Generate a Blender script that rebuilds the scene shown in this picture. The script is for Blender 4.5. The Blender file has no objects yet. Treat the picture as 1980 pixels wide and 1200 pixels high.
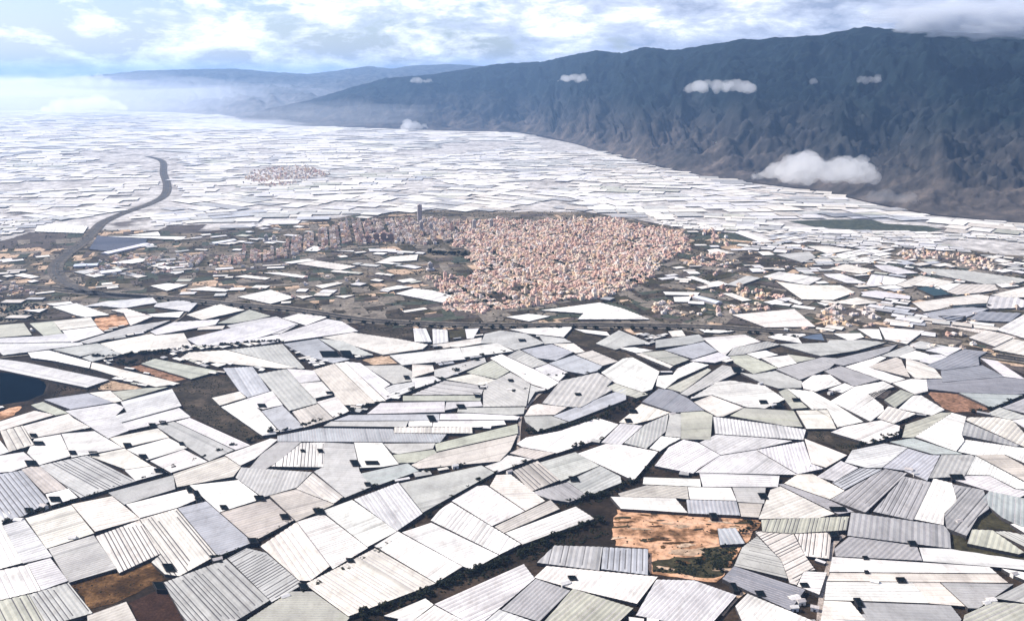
HAZE, HAZE_COL = 2.6e-5, (0.36, 0.60, 1.0)
SUN_AZ, SUN_EL, SUN_POWER = -72.0, 42.0, 4.9
SKY_STRENGTH, EXPOSURE, VOL_BOUNCES = 0.076, 0.41, 3
CLOUD_DARK, CLOUD_MID, CLOUD_LIGHT = (4.0, 4.7, 6.6), (8.6, 9.3, 11.2), (15.5, 15.6, 16.0)
SKY_TINT = (1.25, 1.3, 1.5, 1.0)
# ---------------------------------------------------------------- survey of the plain
# Every plot is a corner list in survey units (quarter units from the origin named in front), see plot().
# first word: colour letter, roof letter (n plain, f fine seams, v dark open vents), edge the roof ridges follow
SURVEY = {(0, 0): '''
bv1 -94,3681 169,3636 377,3877 180,3988 -94,4061
kn1 165,3628 291,3592 515,3778 345,3812
wn0 355,3819 526,3777 599,3846 396,3905
gv1 305,3600 672,3520 1053,3717 625,3845
cn0 692,3525 963,3466 1169,3599 975,3628
wn0 966,3634 1172,3602 1290,3650 1051,3715
gf0 840,3808 1341,3673 1354,3779 963,3898
wn0 976,3899 1487,3773 1519,3862 1378,3921 1081,4003
cf0 198,4004 550,3903 726,4121 362,4239
cf0 555,3897 865,3835 1083,4011 737,4108
wf1 -94,4065 15,4052 174,4349 -94,4422
pf0 23,4062 185,4014 401,4301 180,4353
wf1 -94,4427 210,4366 315,4563 -94,4661
pf0 213,4359 387,4313 524,4488 323,4560
gf0 375,4241 723,4137 903,4392 532,4502
cv1 741,4146 1079,4020 1240,4280 922,4428
cv1 1085,4014 1367,3931 1672,4293 1386,4452 1275,4436 1173,4343 1243,4286
bn0 1375,3928 1594,3874 1955,4192 1685,4298
yv1 -94,4667 217,4596 358,4839 -94,4942
gv1 226,4596 528,4505 713,4738 367,4836
cn0 677,4759 974,4652 1102,4892 689,4926
gv1 1264,4503 1749,4323 2084,4640 1824,4798 1512,4939
gv0 1763,4316 1908,4238 2055,4273 2340,4517 2104,4651
cf1 2016,4221 2294,4036 2552,4374 2399,4488 2315,4486
wf0 2300,4034 2501,3972 2843,4234 2575,4395
wn0 2495,3950 2724,3865 3069,4105 2843,4225
kf0 1706,3964 2084,3856 2272,4020 1959,4184
kf0 2087,3832 2288,3783 2582,3898 2292,4028
wn0 1469,3751 1842,3711 2027,3854 1699,3958
cf0 1343,3663 1738,3528 1861,3608 1802,3683 1372,3763
gn0 1824,3691 1866,3613 2411,3650 2294,3767 2032,3842
cf1 2293,3778 2420,3656 2654,3840 2581,3890
gn0 2510,3420 2734,3431 2779,3643 2868,3762 2668,3845 2430,3645 2505,3609
tf0 2782,3662 3151,3581 3235,3640 2883,3763
pf1 2740,3860 3081,3731 3267,3968 3068,4103
cf1 2359,4515 2901,4238 3368,4508 2695,4762
yf1 1912,4794 2252,4572 2417,4572 2700,4775 2616,4873 1959,4894
gn0 3096,3736 3722,3598 3824,3652 3270,3959
wn0 2899,4220 3076,4107 3575,4378 3372,4502
wn0 3110,4114 3335,4040 3855,4290 3650,4403 3582,4376
wf0 3330,4021 3396,3944 3489,3882 4028,4205 3862,4286
wn0 3495,3872 3692,3757 3763,3751 4058,3951 3805,4066
cf1 3789,3758 3840,3671 3947,3666 4216,3871 4064,3947
kv1 3965,3642 4158,3564 4328,3710 4108,3798
gn0 4178,3575 4450,3495 4633,3598 4340,3716
mf1 4110,3808 4386,3728 4538,3830 4400,3880 4252,3858
gn0 4387,3723 4643,3600 4798,3683 4808,3730 4547,3833
wn0 4462,3508 4687,3430 4820,3440 5087,3491 4900,3712
kf0 3826,4070 4257,3865 4327,3933 3897,4117
wf0 3909,4120 4451,3916 4597,4007 4043,4206
mv2 4154,4348 4290,4217 4660,4227 4633,4408
bv1 4665,4230 5012,4245 5010,4443 4650,4398
wn2 4132,4463 4228,4375 5084,4458 4925,4664 4437,4550
pf0 3361,4669 4050,4360 4136,4472 3716,4825 3600,4802
mf1 4145,4474 4409,4565 4170,4804 3878,4711
yf1 4431,4551 4896,4700 4692,4895 4170,4853
wn0 2972,4760 3290,4627 3352,4673 3186,4801
wn0 3176,4817 3360,4679 3500,4755 3637,4871 3246,4894
pn0 3717,4835 3860,4712 4187,4827
kf0 4782,3815 5004,3750 5315,3762 5326,3859 5220,3848 4800,3838
wn0 4722,3838 5225,3850 5226,3856 5318,3963 4803,3931
wf0 4979,3690 5414,3703 5421,3761 4972,3742
pf0 5411,3659 6027,3680 6015,3764 5437,3760
wn0 5321,3765 5653,3770 5695,3868 5337,3858
bf1 5309,3863 5696,3874 5725,3983 5323,3967
gn0 5666,3768 5920,3770 5909,3890 5705,3878
kn0 5710,3887 5898,3894 5868,3999 5733,3991
pn0 5382,3651 5383,3650 5569,3524 5849,3480 6162,3668
pf1 5857,3477 6215,3414 6273,3583 6366,3621 6170,3662
cn0 6224,3390 6549,3517 6385,3613 6277,3578
pf1 5066,3600 5176,3456 5285,3399 5398,3422 5568,3518 5402,3620 5360,3658
cn1 6067,3736 6167,3668 6286,3665 6529,3792 6417,3857
mn0 6021,3744 6060,3741 6398,3858 6603,3954 6483,3973
cn1 5869,4010 5959,3788 6036,3760 6455,3970 6325,4002
yv1 5889,4018 6567,3992 6548,4096 6138,4122 5898,4108
gv4 5681,4372 5742,4232 5855,4145 6040,4332 6089,4469
cv0 5842,4112 5853,4107 6135,4128 6228,4300 6302,4403 6215,4412 6159,4519 6111,4506 6046,4330
cv1 6147,4127 6431,4115 6431,4115 6412,4318 6255,4300 6231,4297
df0 5677,4376 6226,4557 6111,4717 5587,4474
wf0 6218,4417 6393,4427 6336,4594 6167,4529
pf2 5077,4479 5370,4485 5698,4601 5464,4865 4917,4755
wn0 5687,4684 5783,4588 6318,4810 6104,4874 5766,4863
bf1 5552,4087 5688,4082 5758,4200 5572,4210
bv0 6439,3732 6656,3619 6820,3628 6528,3783
mv2 6424,3861 6841,3624 7013,3658 6695,3959 6689,3959
mv2 6753,3953 6992,3682 7200,3728 7060,4020
wn0 7074,4012 7223,3700 7361,3734 7398,3870 7301,3967 7295,4056
pn0 6320,3685 6504,3564 6636,3616 6453,3719
mf0 6552,4139 6582,3959 7302,4062 7347,4121 7356,4239
mv0 7307,3977 7406,3869 7368,3744 7604,3787 7648,3930 7559,3994 7474,4140 7324,4081
tf2 7592,3865 7652,3797 7994,3869 7994,4078 7900,4070 7752,4000
pn0 7391,3712 7478,3677 7655,3679 7848,3781 7970,3798 7860,3860
wn0 7476,3668 7547,3524 7979,3759 7976,3782 7865,3778 7654,3672
kn0 7554,3520 7760,3512 8013,3651 8013,3766
mf1 6465,4300 6451,4242 6566,4148 7090,4218 7133,4333
pn0 7109,4234 7358,4245 7974,4337 7974,4409 7569,4370 7141,4338
wn0 6438,4306 7652,4382 7707,4430 6416,4418
cn0 6421,4427 7715,4438 7796,4503 6397,4488
wf0 6395,4498 7056,4503 7188,4660 6378,4635
cn0 7061,4503 7267,4505 7468,4684 7195,4663
mf0 7280,4505 7837,4515 7566,4701 7488,4698
cn0 6374,4640 6576,4650 6734,4840 6342,4840
mn0 6642,4654 7354,4681 7436,4784 7403,4869 6754,4869
yf0 7461,4755 7687,4653 7994,4672 7994,4874 7432,4874
gn0 7691,4623 7994,4470 7994,4668
yn0 7482,4200 7518,4092 7675,4097 7922,4268 7880,4283
gv2 7773,4105 7994,4149 7994,4259 7699,4110
wn0 7750,4395 8002,4438 7921,4479 7842,4448
pf0 -186,2626 330,2600 498,2581 546,2642 -120,2655
pf0 -73,2661 626,2650 639,2665 29,2744
gn0 417,2704 749,2656 898,2695 622,2753
gn0 642,2765 828,2702 928,2730 918,2745 712,2793
cn0 782,2656 1168,2582 1200,2597 1146,2715 940,2737
cn0 1206,2595 1417,2578 1450,2637 1478,2675 1159,2713
wn0 221,2726 375,2710 698,2800 688,2845 420,2788 247,2765
cn0 712,2802 780,2816 1388,2965 1387,2966 1206,2990 702,2850
pf1 0,2777 190,2802 837,2937 669,2994 361,2930 -21,2850
bf0 347,3090 680,3042 872,3110 546,3163
cn0 693,3038 850,3022 943,3099 876,3111
yn0 871,3031 1128,3002 1298,2992 953,3091
pf0 509,3177 889,3117 959,3150 890,3215 990,3330 839,3387
pf0 937,3108 1329,3009 1401,3137 932,3267 892,3215 983,3186
pf0 932,3276 1385,3153 1473,3222 987,3328
yn0 242,3130 330,3107 524,3192 430,3209 292,3160
cn0 -44,3273 265,3177 419,3206 -44,3342
kv1 5,3334 170,3291 258,3438 72,3492
cf0 180,3293 528,3198 566,3234 697,3304 245,3388
wn0 478,3353 728,3333 947,3462 557,3534
wn0 267,3391 466,3358 545,3525 306,3592 212,3500
wn0 -73,3534 180,3494 283,3578 92,3643 -73,3656
wn0 -56,3336 70,3492 -56,3531
cn0 845,3386 1219,3311 1305,3379 954,3460
wn0 983,3473 1303,3385 1447,3461 1138,3554
wn0 1163,3563 1422,3474 1603,3568 1323,3652
gn1 1202,3292 1344,3258 1807,3478 1618,3562
pn1 1362,3259 1466,3231 1931,3441 1824,3476
yn1 1094,2812 1198,2774 1685,2868 1478,2929
pn0 1449,2621 1908,2508 2132,2468 2288,2508 2080,2586 1930,2630 1680,2670 1529,2668
pn0 1862,2645 2153,2586 2187,2629 1864,2649
pf0 2162,2586 2530,2468 2640,2486 2765,2560 2204,2640
cn1 1462,2725 1753,2708 2285,2843 2160,2848 1388,2773
gn1 1766,2705 2182,2660 2354,2846 2331,2853
bn0 2196,2659 2458,2619 2616,2734 2572,2747 2705,2777 2577,2807 2362,2750
gn0 2468,2620 2650,2636 2886,2745 2812,2750 2642,2724
cn0 2502,2610 2730,2572 3083,2623 3304,2665 3265,2698 2963,2741 2602,2630
wn0 3017,2749 3552,2689 3594,2777 3112,2822
wn0 3562,2690 3840,2652 3968,2714 3790,2738 3592,2760
bn1 1728,2846 1952,2836 2083,3023 1917,3072 1852,3020
cn0 1642,3075 1850,3027 1900,3073 1702,3133
pn0 1916,3080 2102,3024 2184,3130 2036,3162 1988,3148
wn1 1712,3145 1912,3082 1988,3152 2034,3197 2143,3323 2030,3368
bn1 2026,3177 2182,3136 2185,3137 2348,3300 2240,3325 2159,3325
gn1 1996,2892 2212,2854 2438,3085 2449,3117 2241,3173
kn1 2262,3182 2458,3122 2578,3235 2352,3303
wn0 2322,2965 2487,2951 2576,3048 2432,3078
wn0 2452,3107 2598,3067 2700,3177 2584,3230
pn0 2221,2852 2426,2865 2476,2942 2318,2960
kn1 2426,2860 2582,2813 2897,3114 2769,3130 2646,3130 2542,2990
cn1 2592,2810 2667,2801 2980,3097 2897,3105
pn1 2666,2794 2786,2807 3016,2972 2968,3000 3040,3068 2986,3088
gn0 2822,2830 3100,2824 3218,2890 3198,2940 3042,2968
pn0 2980,3000 3042,2976 3200,2952 3200,3010 3044,3073
pf0 2943,3116 3438,3105 3438,3183 2840,3199
bf0 2702,3208 3398,3200 3396,3248 2586,3250
gf0 2564,3257 3158,3254 3138,3298 2504,3293
wn0 3160,3256 3342,3254 3342,3293 3162,3295
wn0 3354,3256 3897,3251 3912,3281 3701,3302 3348,3297
cf1 3052,3303 3648,3302 3652,3348 3052,3346
bf3 2148,3369 2151,3368 2462,3310 3038,3317 3050,3350 3450,3357 3402,3418 2148,3410
wn0 1740,3518 2094,3389 2147,3398 1970,3545 1860,3597 1857,3597
gf1 2026,3507 2153,3417 2324,3417 2160,3560 2030,3638 1912,3643
wv1 2331,3423 2508,3420 2505,3500 2500,3610 2099,3605 2162,3560
wn0 2739,3420 2955,3422 3084,3587 2940,3610 2784,3615
gn0 2971,3430 3364,3426 3346,3467 3080,3508 3036,3497
yn0 3042,3516 3355,3476 3377,3501 3210,3573 3084,3578
yn0 3367,3431 4000,3277 4004,3350 3379,3489
kn0 3386,3497 4000,3359 3948,3475 3862,3564 3236,3622 3181,3593
wn0 3753,3605 3864,3570 3926,3520 4118,3548 3840,3653
kn0 3947,3503 4032,3462 4286,3502 4139,3550
wn0 3997,3430 4070,3382 4330,3332 4620,3232 4782,3279 4667,3384 4305,3501 4042,3455
bn0 4282,3215 4740,3037 4840,3004 4840,3088 4402,3258
gn0 4054,3218 4264,3215 4388,3262 4160,3333 4068,3261
cn0 4105,3140 4159,3122 4384,3148 4290,3205 4060,3211
gn0 4197,3115 4337,2945 4620,2882 4738,2940 4690,2988 4738,3012 4490,3148 4382,3143 4268,3129
wn0 4652,2880 4820,2772 4890,2762 5100,2871 5041,3009 4970,3030 4760,2960
yn0 4702,2990 4780,2955 5018,3047 4921,3076 4742,3022
gn0 3927,2754 4016,2705 4231,2811 4122,2843
bn0 4038,2705 4267,2662 4431,2721 4299,2786 4158,2768
bn0 4249,2809 4441,2746 4655,2830 4627,2863 4517,2891 4382,2868
cn0 4287,2661 4437,2656 4523,2719 4456,2730
cn0 4458,2742 4579,2710 4777,2794 4659,2826
pn0 4138,2850 4239,2813 4387,2880 4320,2948 4212,2890
wn1 3792,2769 3880,2739 4210,2892 4321,2958 4236,3010 4112,2968
yn0 3609,2878 3807,2786 3938,2870 3840,2928 3762,2913
cn0 3452,2933 3648,2892 3838,2940 3722,2978
gv1 3188,3053 3438,2946 3749,2987 3718,3050
yn0 3118,3060 3724,3057 3712,3098 3118,3098
gf2 3762,2968 3849,2930 3947,2881 4078,2950 4098,2970 4066,3138 3740,3143 3740,3037
gn0 4107,2977 4218,3015 4135,3029 4083,3122
pn0 3453,3109 3716,3102 3733,3138 3540,3150 3442,3170
gn0 3547,3153 4058,3147 4048,3198 3970,3208 3538,3184
pn0 3407,3200 3620,3195 3960,3212 4021,3220 3999,3245 3402,3245
gn0 3362,2860 3745,2767 3758,2800 3442,2923 3362,2908
cn0 3190,2818 3344,2825 3358,2870 3190,2918
pn0 3190,2927 3350,2907 3408,2940 3190,3010
gn0 3753,2582 3872,2556 4064,2580 4209,2652 3982,2706 3840,2653 3722,2653
cn0 3332,2670 3720,2612 3718,2653 3542,2683
gn0 4172,2594 4359,2617 4415,2645 4217,2658
gn0 4612,2655 4788,2555 5028,2652 4855,2672 4760,2702
gn0 5075,2632 5404,2588 5455,2629 5340,2658 5075,2689
bf0 5143,2707 5444,2643 5548,2713 5360,2774
yf0 4952,2727 5140,2712 5328,2780 5210,2823
wn0 4800,2692 4910,2687 5048,2710 4920,2728 4822,2700
cn0 4922,2738 4960,2732 5202,2830 5182,2845
wn0 5088,2905 5207,2897 5240,2850 5362,2797 5480,2822 5240,2928 5143,3005 5077,2982
pn0 5339,2789 5553,2724 5652,2765 5528,2804
wn0 5436,2613 5437,2612 5760,2587 5878,2640 5662,2690 5602,2753
gn0 5632,2750 5672,2692 5932,2640 6027,2662 5750,2738
yn0 5159,3001 5475,2849 5500,2862 5290,3018 5264,3031
gn0 5263,3043 5589,2822 5753,2856 5316,3059
df0 4967,3105 5095,3005 5194,3017 5320,3080 5443,3171 5211,3188
cn0 4789,3265 4791,3263 4962,3122 5179,3190 5046,3241 4901,3278
wf1 5336,3084 5550,2952 5650,2942 5915,2983 6070,3086 5916,3156 5775,3147 5507,3052
cn0 5369,3108 5500,3057 5749,3151 5594,3218 5544,3218 5437,3158
yf1 5648,3214 5755,3154 6136,3175 6205,3298 6070,3290
pf4 5517,3221 6016,3287 6232,3321 6211,3399 5533,3352
pn0 5412,3420 5536,3360 5901,3385 6128,3408 5831,3475 5575,3515
yn0 5267,3190 5439,3179 5510,3207 5493,3398 5270,3393
gn0 5186,3190 5263,3199 5263,3380 5147,3370
gf1 4990,3282 5170,3201 5147,3334 4997,3467 4829,3424
pn0 4652,3420 4799,3273 4968,3291 4800,3438
wn0 5024,3465 5113,3372 5266,3388 5170,3438 5102,3487
yn0 5645,2755 5776,2744 6012,2844 5827,2889 5684,2807
wn0 5772,2735 5920,2710 6016,2742 5862,2773
wn0 5892,2770 6100,2747 6160,2807 6020,2843
yn0 6092,2740 6302,2770 6300,2774 6164,2800
mf0 6005,2854 6360,2762 6500,2772 6412,2848 6186,2935
gn0 5722,2880 5824,2895 5996,2868 6200,2949 6196,2997 6023,3002 5912,2970
wn0 6204,2961 6290,2902 6417,2897 6506,2965 6308,3025 6218,3004
yn0 6026,3029 6085,3006 6241,3150 6128,3159
wn1 6092,3006 6282,3025 6405,3092 6675,3259 6479,3301 6399,3160 6282,3163
cn0 6159,3175 6398,3168 6466,3313 6466,3313 6239,3313
wn0 5942,2605 6020,2582 6220,2582 6238,2600 6170,2612 6198,2653 5992,2620
gf0 6025,2661 6404,2650 6420,2632 6668,2630 6838,2650 6610,2712 6347,2750 6262,2730
wn0 6452,2580 6650,2577 6678,2605 6572,2633
wn0 6637,2543 6793,2546 6818,2623 6752,2615
wn0 6804,2530 7145,2557 7010,2658 6852,2625
gn0 7042,2665 7120,2637 7298,2675 7150,2698 7092,2693
mf0 6382,2795 6940,2662 6868,2717 6693,2782 6522,2825
gn0 6822,2750 7020,2672 7078,2700 6950,2758 6882,2758
wn0 6956,2756 7080,2712 7181,2741 7114,2785 6981,2767
pn0 7182,2747 7278,2742 7318,2760 7192,2811 7117,2794
pn0 7162,2710 7300,2677 7438,2690 7320,2753 7282,2733
wn1 6538,2836 6811,2754 6855,2764 6720,2840 6998,2930 6890,2961
kn0 6712,2835 6930,2764 6966,2781 7033,2915 7033,2916
cn0 7012,2772 7120,2802 7225,2852 7283,2922 7081,2925 7014,2863
wn0 6901,2962 7049,2930 7163,2935 7174,3023 7075,3047
df0 7162,2830 7460,2702 7628,2720 7560,2760 7568,2822 7289,2860
df0 7282,2868 7596,2825 7758,2910 7292,2953
df0 7169,2935 7270,2930 7760,2917 8032,2944 8032,3031 7860,3048 7429,3035 7181,3007
tn0 7420,3037 7910,3053 7667,3150
pn0 7592,2772 7710,2792 7920,2928 7770,2910
wn0 6425,3101 6618,2988 6832,2949 6914,2989 6712,3045 6827,3137 6834,3175 6734,3254 6728,3254
yn0 6840,3091 6965,3014 7066,3047 6922,3151
cf0 6787,3231 6870,3142 6871,3142 7082,3198 6912,3272
wn0 6953,3159 7057,3060 7122,3057 7303,3167 7204,3210
wn0 6427,3340 6532,3297 6816,3249 6959,3293 6948,3360 6722,3428
mf1 6379,2869 6500,2832 6797,2935 6796,2935 6605,2985
wn0 6410,3011 6535,2962 6602,2991 6512,3036
yn0 7006,3285 7277,3192 7358,3189 7066,3380 6982,3380
wf1 7079,3377 7366,3192 7471,3221 7433,3359 7457,3406 7393,3487
tf0 6882,3415 7060,3387 7440,3508 7437,3510 7217,3510
cf0 7470,3246 7490,3227 7710,3227 7832,3251 7956,3389 7919,3452
mf0 7439,3362 7470,3261 7881,3441 7860,3451
wn0 7409,3489 7471,3399 8013,3477 8013,3617 7773,3511 7572,3523
pn0 7832,3250 7960,3230 7960,3330
gn0 7632,3200 7735,3151 7966,3229 7810,3243
mn0 7754,3151 8005,3048 8032,3048 8032,3221
pf0 6592,3480 6840,3427 7018,3460 6819,3615 6702,3615 6536,3572
bf0 6832,3615 7022,3467 7190,3517 7268,3520 7169,3714 6998,3638 7002,3638
gn0 7187,3695 7285,3517 7511,3517 7539,3532 7457,3680
yn0 -92,2523 179,2501 239,2589 -92,2616
yn0 235,2501 407,2485 463,2560 500,2598 342,2598 339,2592
cn0 416,2483 698,2454 746,2519 473,2551
wn0 486,2556 742,2526 803,2574 557,2646
gn0 619,2643 1002,2525 1316,2477 1150,2548 676,2657
cn0 868,2398 977,2387 1174,2449 1011,2516 963,2423
wn0 1146,2431 1418,2409 1381,2453 1192,2448
wn0 413,2375 591,2347 839,2434 659,2452 591,2437
pn0 642,2370 820,2332 1178,2302 1213,2340 950,2383 792,2365
pf0 1216,2345 1390,2322 1522,2345 1458,2408 1192,2370
wn0 362,2350 540,2332 558,2345 422,2363
wn0 182,2400 360,2387 302,2413
pn0 1167,2565 1350,2492 1692,2471 1663,2510 1212,2588
cn0 1447,2434 1690,2352 1888,2397 1565,2472
wn0 1167,2210 1290,2192 1448,2202 1292,2248
wn0 1442,2240 1600,2217 1778,2240 1740,2253
wn0 782,1827 1130,1827 1438,1832 1400,1853
wn0 992,1820 1220,1792 1238,1823 1100,1823
wn0 862,2035 1080,1997 1168,2010 1022,2038
wn0 272,1790 292,1747 440,1727 678,1750 642,1803
wn0 2188,2461 2310,2427 2528,2452 2366,2514
yn0 1688,2500 1930,2397 2087,2443 1953,2475 1802,2498
pf0 1759,2518 2029,2465 2136,2448 2301,2508 2172,2578 1902,2598
cn0 1822,2140 1900,2127 2088,2150 2050,2163
wn0 2042,2110 2160,2107 2373,2135 2340,2148
wn0 2192,2030 2380,2002 2428,2015 2252,2038
cn0 2302,2040 2450,2017 2748,2060 2632,2088
cn0 2442,2210 2610,2182 2648,2190 2492,2228
wn0 1842,2295 2090,2242 2278,2300 2092,2348
cn0 2292,2290 2420,2287 2342,2308
cn0 2592,2290 2738,2282 2662,2303
wn0 2352,1940 2430,1902 2498,1920 2452,1943
wn0 2562,1940 2738,1937 2730,1945
pn0 2852,1925 3058,1927 3058,1943 2862,1943
cn0 2902,2035 3020,1987 3230,1970 3220,2012
wn0 2952,2235 3080,2207 3188,2220 3012,2243
wn0 3062,2270 3200,2232 3345,2247 3518,2295 3420,2338
wn0 3922,2450 4090,2427 4248,2445 4092,2483
wn0 4192,2400 4640,2341 4812,2386 5018,2468 4472,2468 4518,2422
wn0 3942,2545 4428,2527 4356,2605 4081,2577
pf1 3200,2540 3292,2542 3334,2642 3212,2642
pf1 3348,2545 3455,2552 3463,2644 3354,2659
pn0 3602,2547 3698,2542 3659,2613 3616,2617
wn0 4442,2542 4688,2566 4715,2596 4530,2572
cn0 5172,2562 5270,2552 5298,2596 5204,2604
wn0 5412,2547 5678,2560 5562,2573 5452,2568
cn0 5667,2435 6141,2391 6303,2525 5922,2530
wn0 5132,2257 5408,2262 5390,2283 5152,2278
wn0 5212,2297 5343,2292 5320,2333 5222,2333
cn0 5592,2270 5660,2267 5808,2320 5742,2328
wn0 5902,2140 6030,2102 6356,2150 6250,2203 5982,2158
gn0 5622,2200 5780,2132 5878,2150 5702,2213
cn0 6012,2180 6240,2207 6500,2207 6608,2260 6442,2318 6202,2313
wn0 5312,2145 5360,2137 5488,2180 5462,2190
wn0 6042,2305 6110,2302 6208,2345 6182,2353
cn0 5472,1932 5540,1922 5678,1960 5502,1968
wn0 5682,1797 5760,1792 5978,1870 5882,1873
wn0 5862,1947 5950,1947 5988,1970 5902,1973
wn0 6062,1892 6188,1892 6188,1908 6082,1903
gn0 6012,1970 6258,1947 6308,1990 6202,2028
cn0 6242,1902 6400,1902 6598,1932 6402,1963
pn0 6372,2120 6500,2117 6698,2190 6552,2188 6402,2140
cn0 6412,2080 6540,2042 6758,2090 6662,2118
pn0 6702,2200 6742,2122 6828,2132 6808,2203
wn0 6822,2203 6837,2132 7010,2162 6922,2203
cn0 6942,2200 7120,2132 7378,2180 7242,2218 7082,2208
wn0 7232,2230 7320,2192 7428,2192 7332,2248
kn0 7322,2255 7432,2197 7690,2202 7718,2240 7572,2263 7402,2278
pn0 6762,2052 6880,2052 7098,2110 6942,2120 6822,2090
gn0 7162,2110 7092,2072 7470,2092 7960,2162 7870,2188 7622,2198
wn0 7702,2195 7800,2187 7878,2210 7752,2223
cn0 7672,2280 7920,2222 7960,2225 7960,2298 7772,2298
cn0 7062,2342 7280,2312 7570,2277 7648,2290 7622,2358 7342,2368 7222,2398 7152,2408
pn0 7632,2368 7662,2292 7820,2282 7940,2332 7910,2378 7662,2388
bn0 7141,2427 7448,2371 7643,2387 7377,2485 7259,2486
dn0 7502,2468 7581,2410 7892,2423 7808,2488 7552,2478
wn0 7713,2552 8032,2368 8032,2647
pn0 6662,2260 6780,2247 7038,2290 7030,2313 6702,2288
cn0 6442,2340 6630,2302 6788,2340 6612,2358
wn0 6322,2340 6420,2350 6382,2363
cn0 7502,2610 7630,2557 7828,2610 7693,2676 7690,2676
cn0 7680,2700 7840,2622 8032,2667 8032,2731 7927,2748'''}

# dark raised irrigation tanks: px, py, half width, half depth (survey units)
TANKS = '''328,1104,12,9 310,1140,12,9 58,992,10,5 108,971,13,6 385,972,7,5 381,961,7,8 368,953,7,6 503,969,11,6 434,987,8,5 552,1005,10,6
618,995,12,7 588,1141,10,7 419,1087,11,8 490,1052,10,6 678,1090,8,5 1110,932,10,6 1107,1124,9,5 310,915,12,4
62,901,13,6 182,882,10,5 142,881,8,5 248,866,9,5 278,888,9,5 296,827,8,4 316,822,8,4 76,862,12,4 66,847,8,4 352,863,6,4
507,789,9,4 687,901,9,7 720,900,15,4 620,877,6,4 712,942,7,4 586,877,5,3 638,764,8,3 787,734,6,4 638,689,20,7 670,687,12,6
892,791,9,5 835,814,8,7 924,769,8,5 932,753,8,4 1010,662,8,3 988,740,6,3 1118,767,7,3
1215,818,7,4 1476,782,9,4 1505,787,10,4 1425,719,10,6 1612,1040,10,6 1764,1057,9,6 1742,1128,10,6 1660,1172,8,10 1673,1085,6,4 1675,1112,5,3
1620,990,18,5 1850,928,15,6 1540,778,9,4 1470,1155,10,7 1555,1138,9,5 1475,965,9,7 1380,1003,8,6 1224,800,9,4 1420,1142,7,10'''

# bare plots and fields: name words, colour key, corners
FIELDS = [
('orange', 'wide bare orange plot', (1200,900), '-30,340 480,368 1060,407 1085,440 930,640 800,850 740,900 230,835 215,640 -40,618 -60,520'),
('olive', 'weedy patch', (1200,900), '600,650 920,622 860,720 790,850 720,870 245,815 235,745 420,705 640,700'),
('tan', 'sandy heap', (1200,900), '380,655 600,640 650,672 560,700 420,690'),
('brown', 'brown weedy field', (0,900), '550,910 920,832 1175,752 1280,880 870,1070 700,1108'),
('umber', 'dark ploughed field', (0,900), '990,1062 1280,942 1470,1200 1480,1290 1110,1290'),
('scrub', 'brown scrub plot', (0,640), '1332,440 1492,372 1760,352 1852,452 1640,520 2040,812 1932,868 1468,652'),
('orange', 'small orange plot', (0,400), '708,857 958,827 998,905 792,958'),
('tan', 'beige bare plot', (400,640), '1202,227 1398,182 1478,250 1290,263'),
('rust', 'rusty orange field', (1580,640), '852,470 1088,480 1318,590 1268,625 1062,630 962,590 902,530'),
('olive', 'dark olive field', (1580,900), '1197,480 1270,372 1330,352 1620,492 1640,520 1400,493'),
('olive', 'little olive plot', (1580,900), '1037,537 1150,542 1160,638 1042,640'),
('olive', 'dark olive strip', (1580,900), '1165,612 1620,692 1620,730 1050,652'),
('scrub', 'dark scrub plot', (1200,640), '1432,762 1600,770 1908,880 1772,958 1602,872 1440,830'),
('orange', 'orange yard', (0,640), '-40,640 150,570 170,590 110,650 -40,705'),
('tan', 'orange strip', (0,640), '752,450 840,382 1100,440 1032,452 880,460'),
('rust', 'reddish strip', (0,640), '1004,282 1100,260 1470,370 1330,390 1380,405'),
('soil', 'dark field', (0,400), '-40,285 230,197 578,212 600,232 440,300 -40,318'),
('tan', 'reddish field', (0,400), '-40,322 440,304 590,236 470,345 400,370 -40,410'),
('soil', 'brown field', (800,400), '1042,810 1308,832 1240,878 902,880 1050,846'),
('scrub', 'brown strip', (800,400), '1152,1000 1230,965 1420,1000 1540,1090 1760,1180 1880,1290 1600,1190 1400,1110 1260,1060'),
('green', 'dark green field', (1580,400), '-230,110 100,98 420,98 980,178 860,196 480,180 0,160'),
('soil', 'grey field', (0,400), '1220,185 1310,145 1600,135 1520,200 1240,210'),
('tan', 'sandy field', (1200,400), '0,700 170,720 240,770 190,800 0,750'),
('green', 'olive field', (1200,400), '540,230 880,200 1030,262 960,285 740,290'),
('scrub', 'olive field by the town', (1200,400), '900,370 980,345 1330,420 1490,470 1180,480 1060,440'),
('scrub', 'dark triangular field', (1200,400), '900,612 1080,560 1190,570 1330,680 1230,690 1060,620'),
('olive', 'dark lot', (1580,400), '740,640 900,610 1050,690 900,708 740,708'),
('soil', 'tan patch', (1580,640), '360,490 520,455 590,450 520,525'),
('olive', 'dark plot', (800,400), '262,960 400,950 410,1010 280,1015'),
('scrub', 'dark strip', (400,400), '1170,960 1280,915 1590,915 1600,1010 1440,1020'),
('scrub', 'weedy plot', (1200,640), '1110,140 1200,118 1290,110 1500,180 1430,185 1230,180'),
('soil', 'dark yard', (1580,640), '1330,200 1400,160 1640,200 1640,350 1480,290'),
]
import bpy, bmesh, math, random
import numpy as np
from mathutils import Vector, noise as mnoise, Matrix

R = math.radians
rnd = random.Random(7)
scene = bpy.context.scene
COL = scene.collection

# ---------------------------------------------------------------- camera and survey geometry
EYE = 700.0                       # flying height above the plain, metres
FOC, CX, CY, HORIZON = 1715.0, 990.0, 600.0, 150.0
PITCH = math.atan((CY - HORIZON) / FOC)
cp, sp = math.cos(PITCH), math.sin(PITCH)

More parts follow.
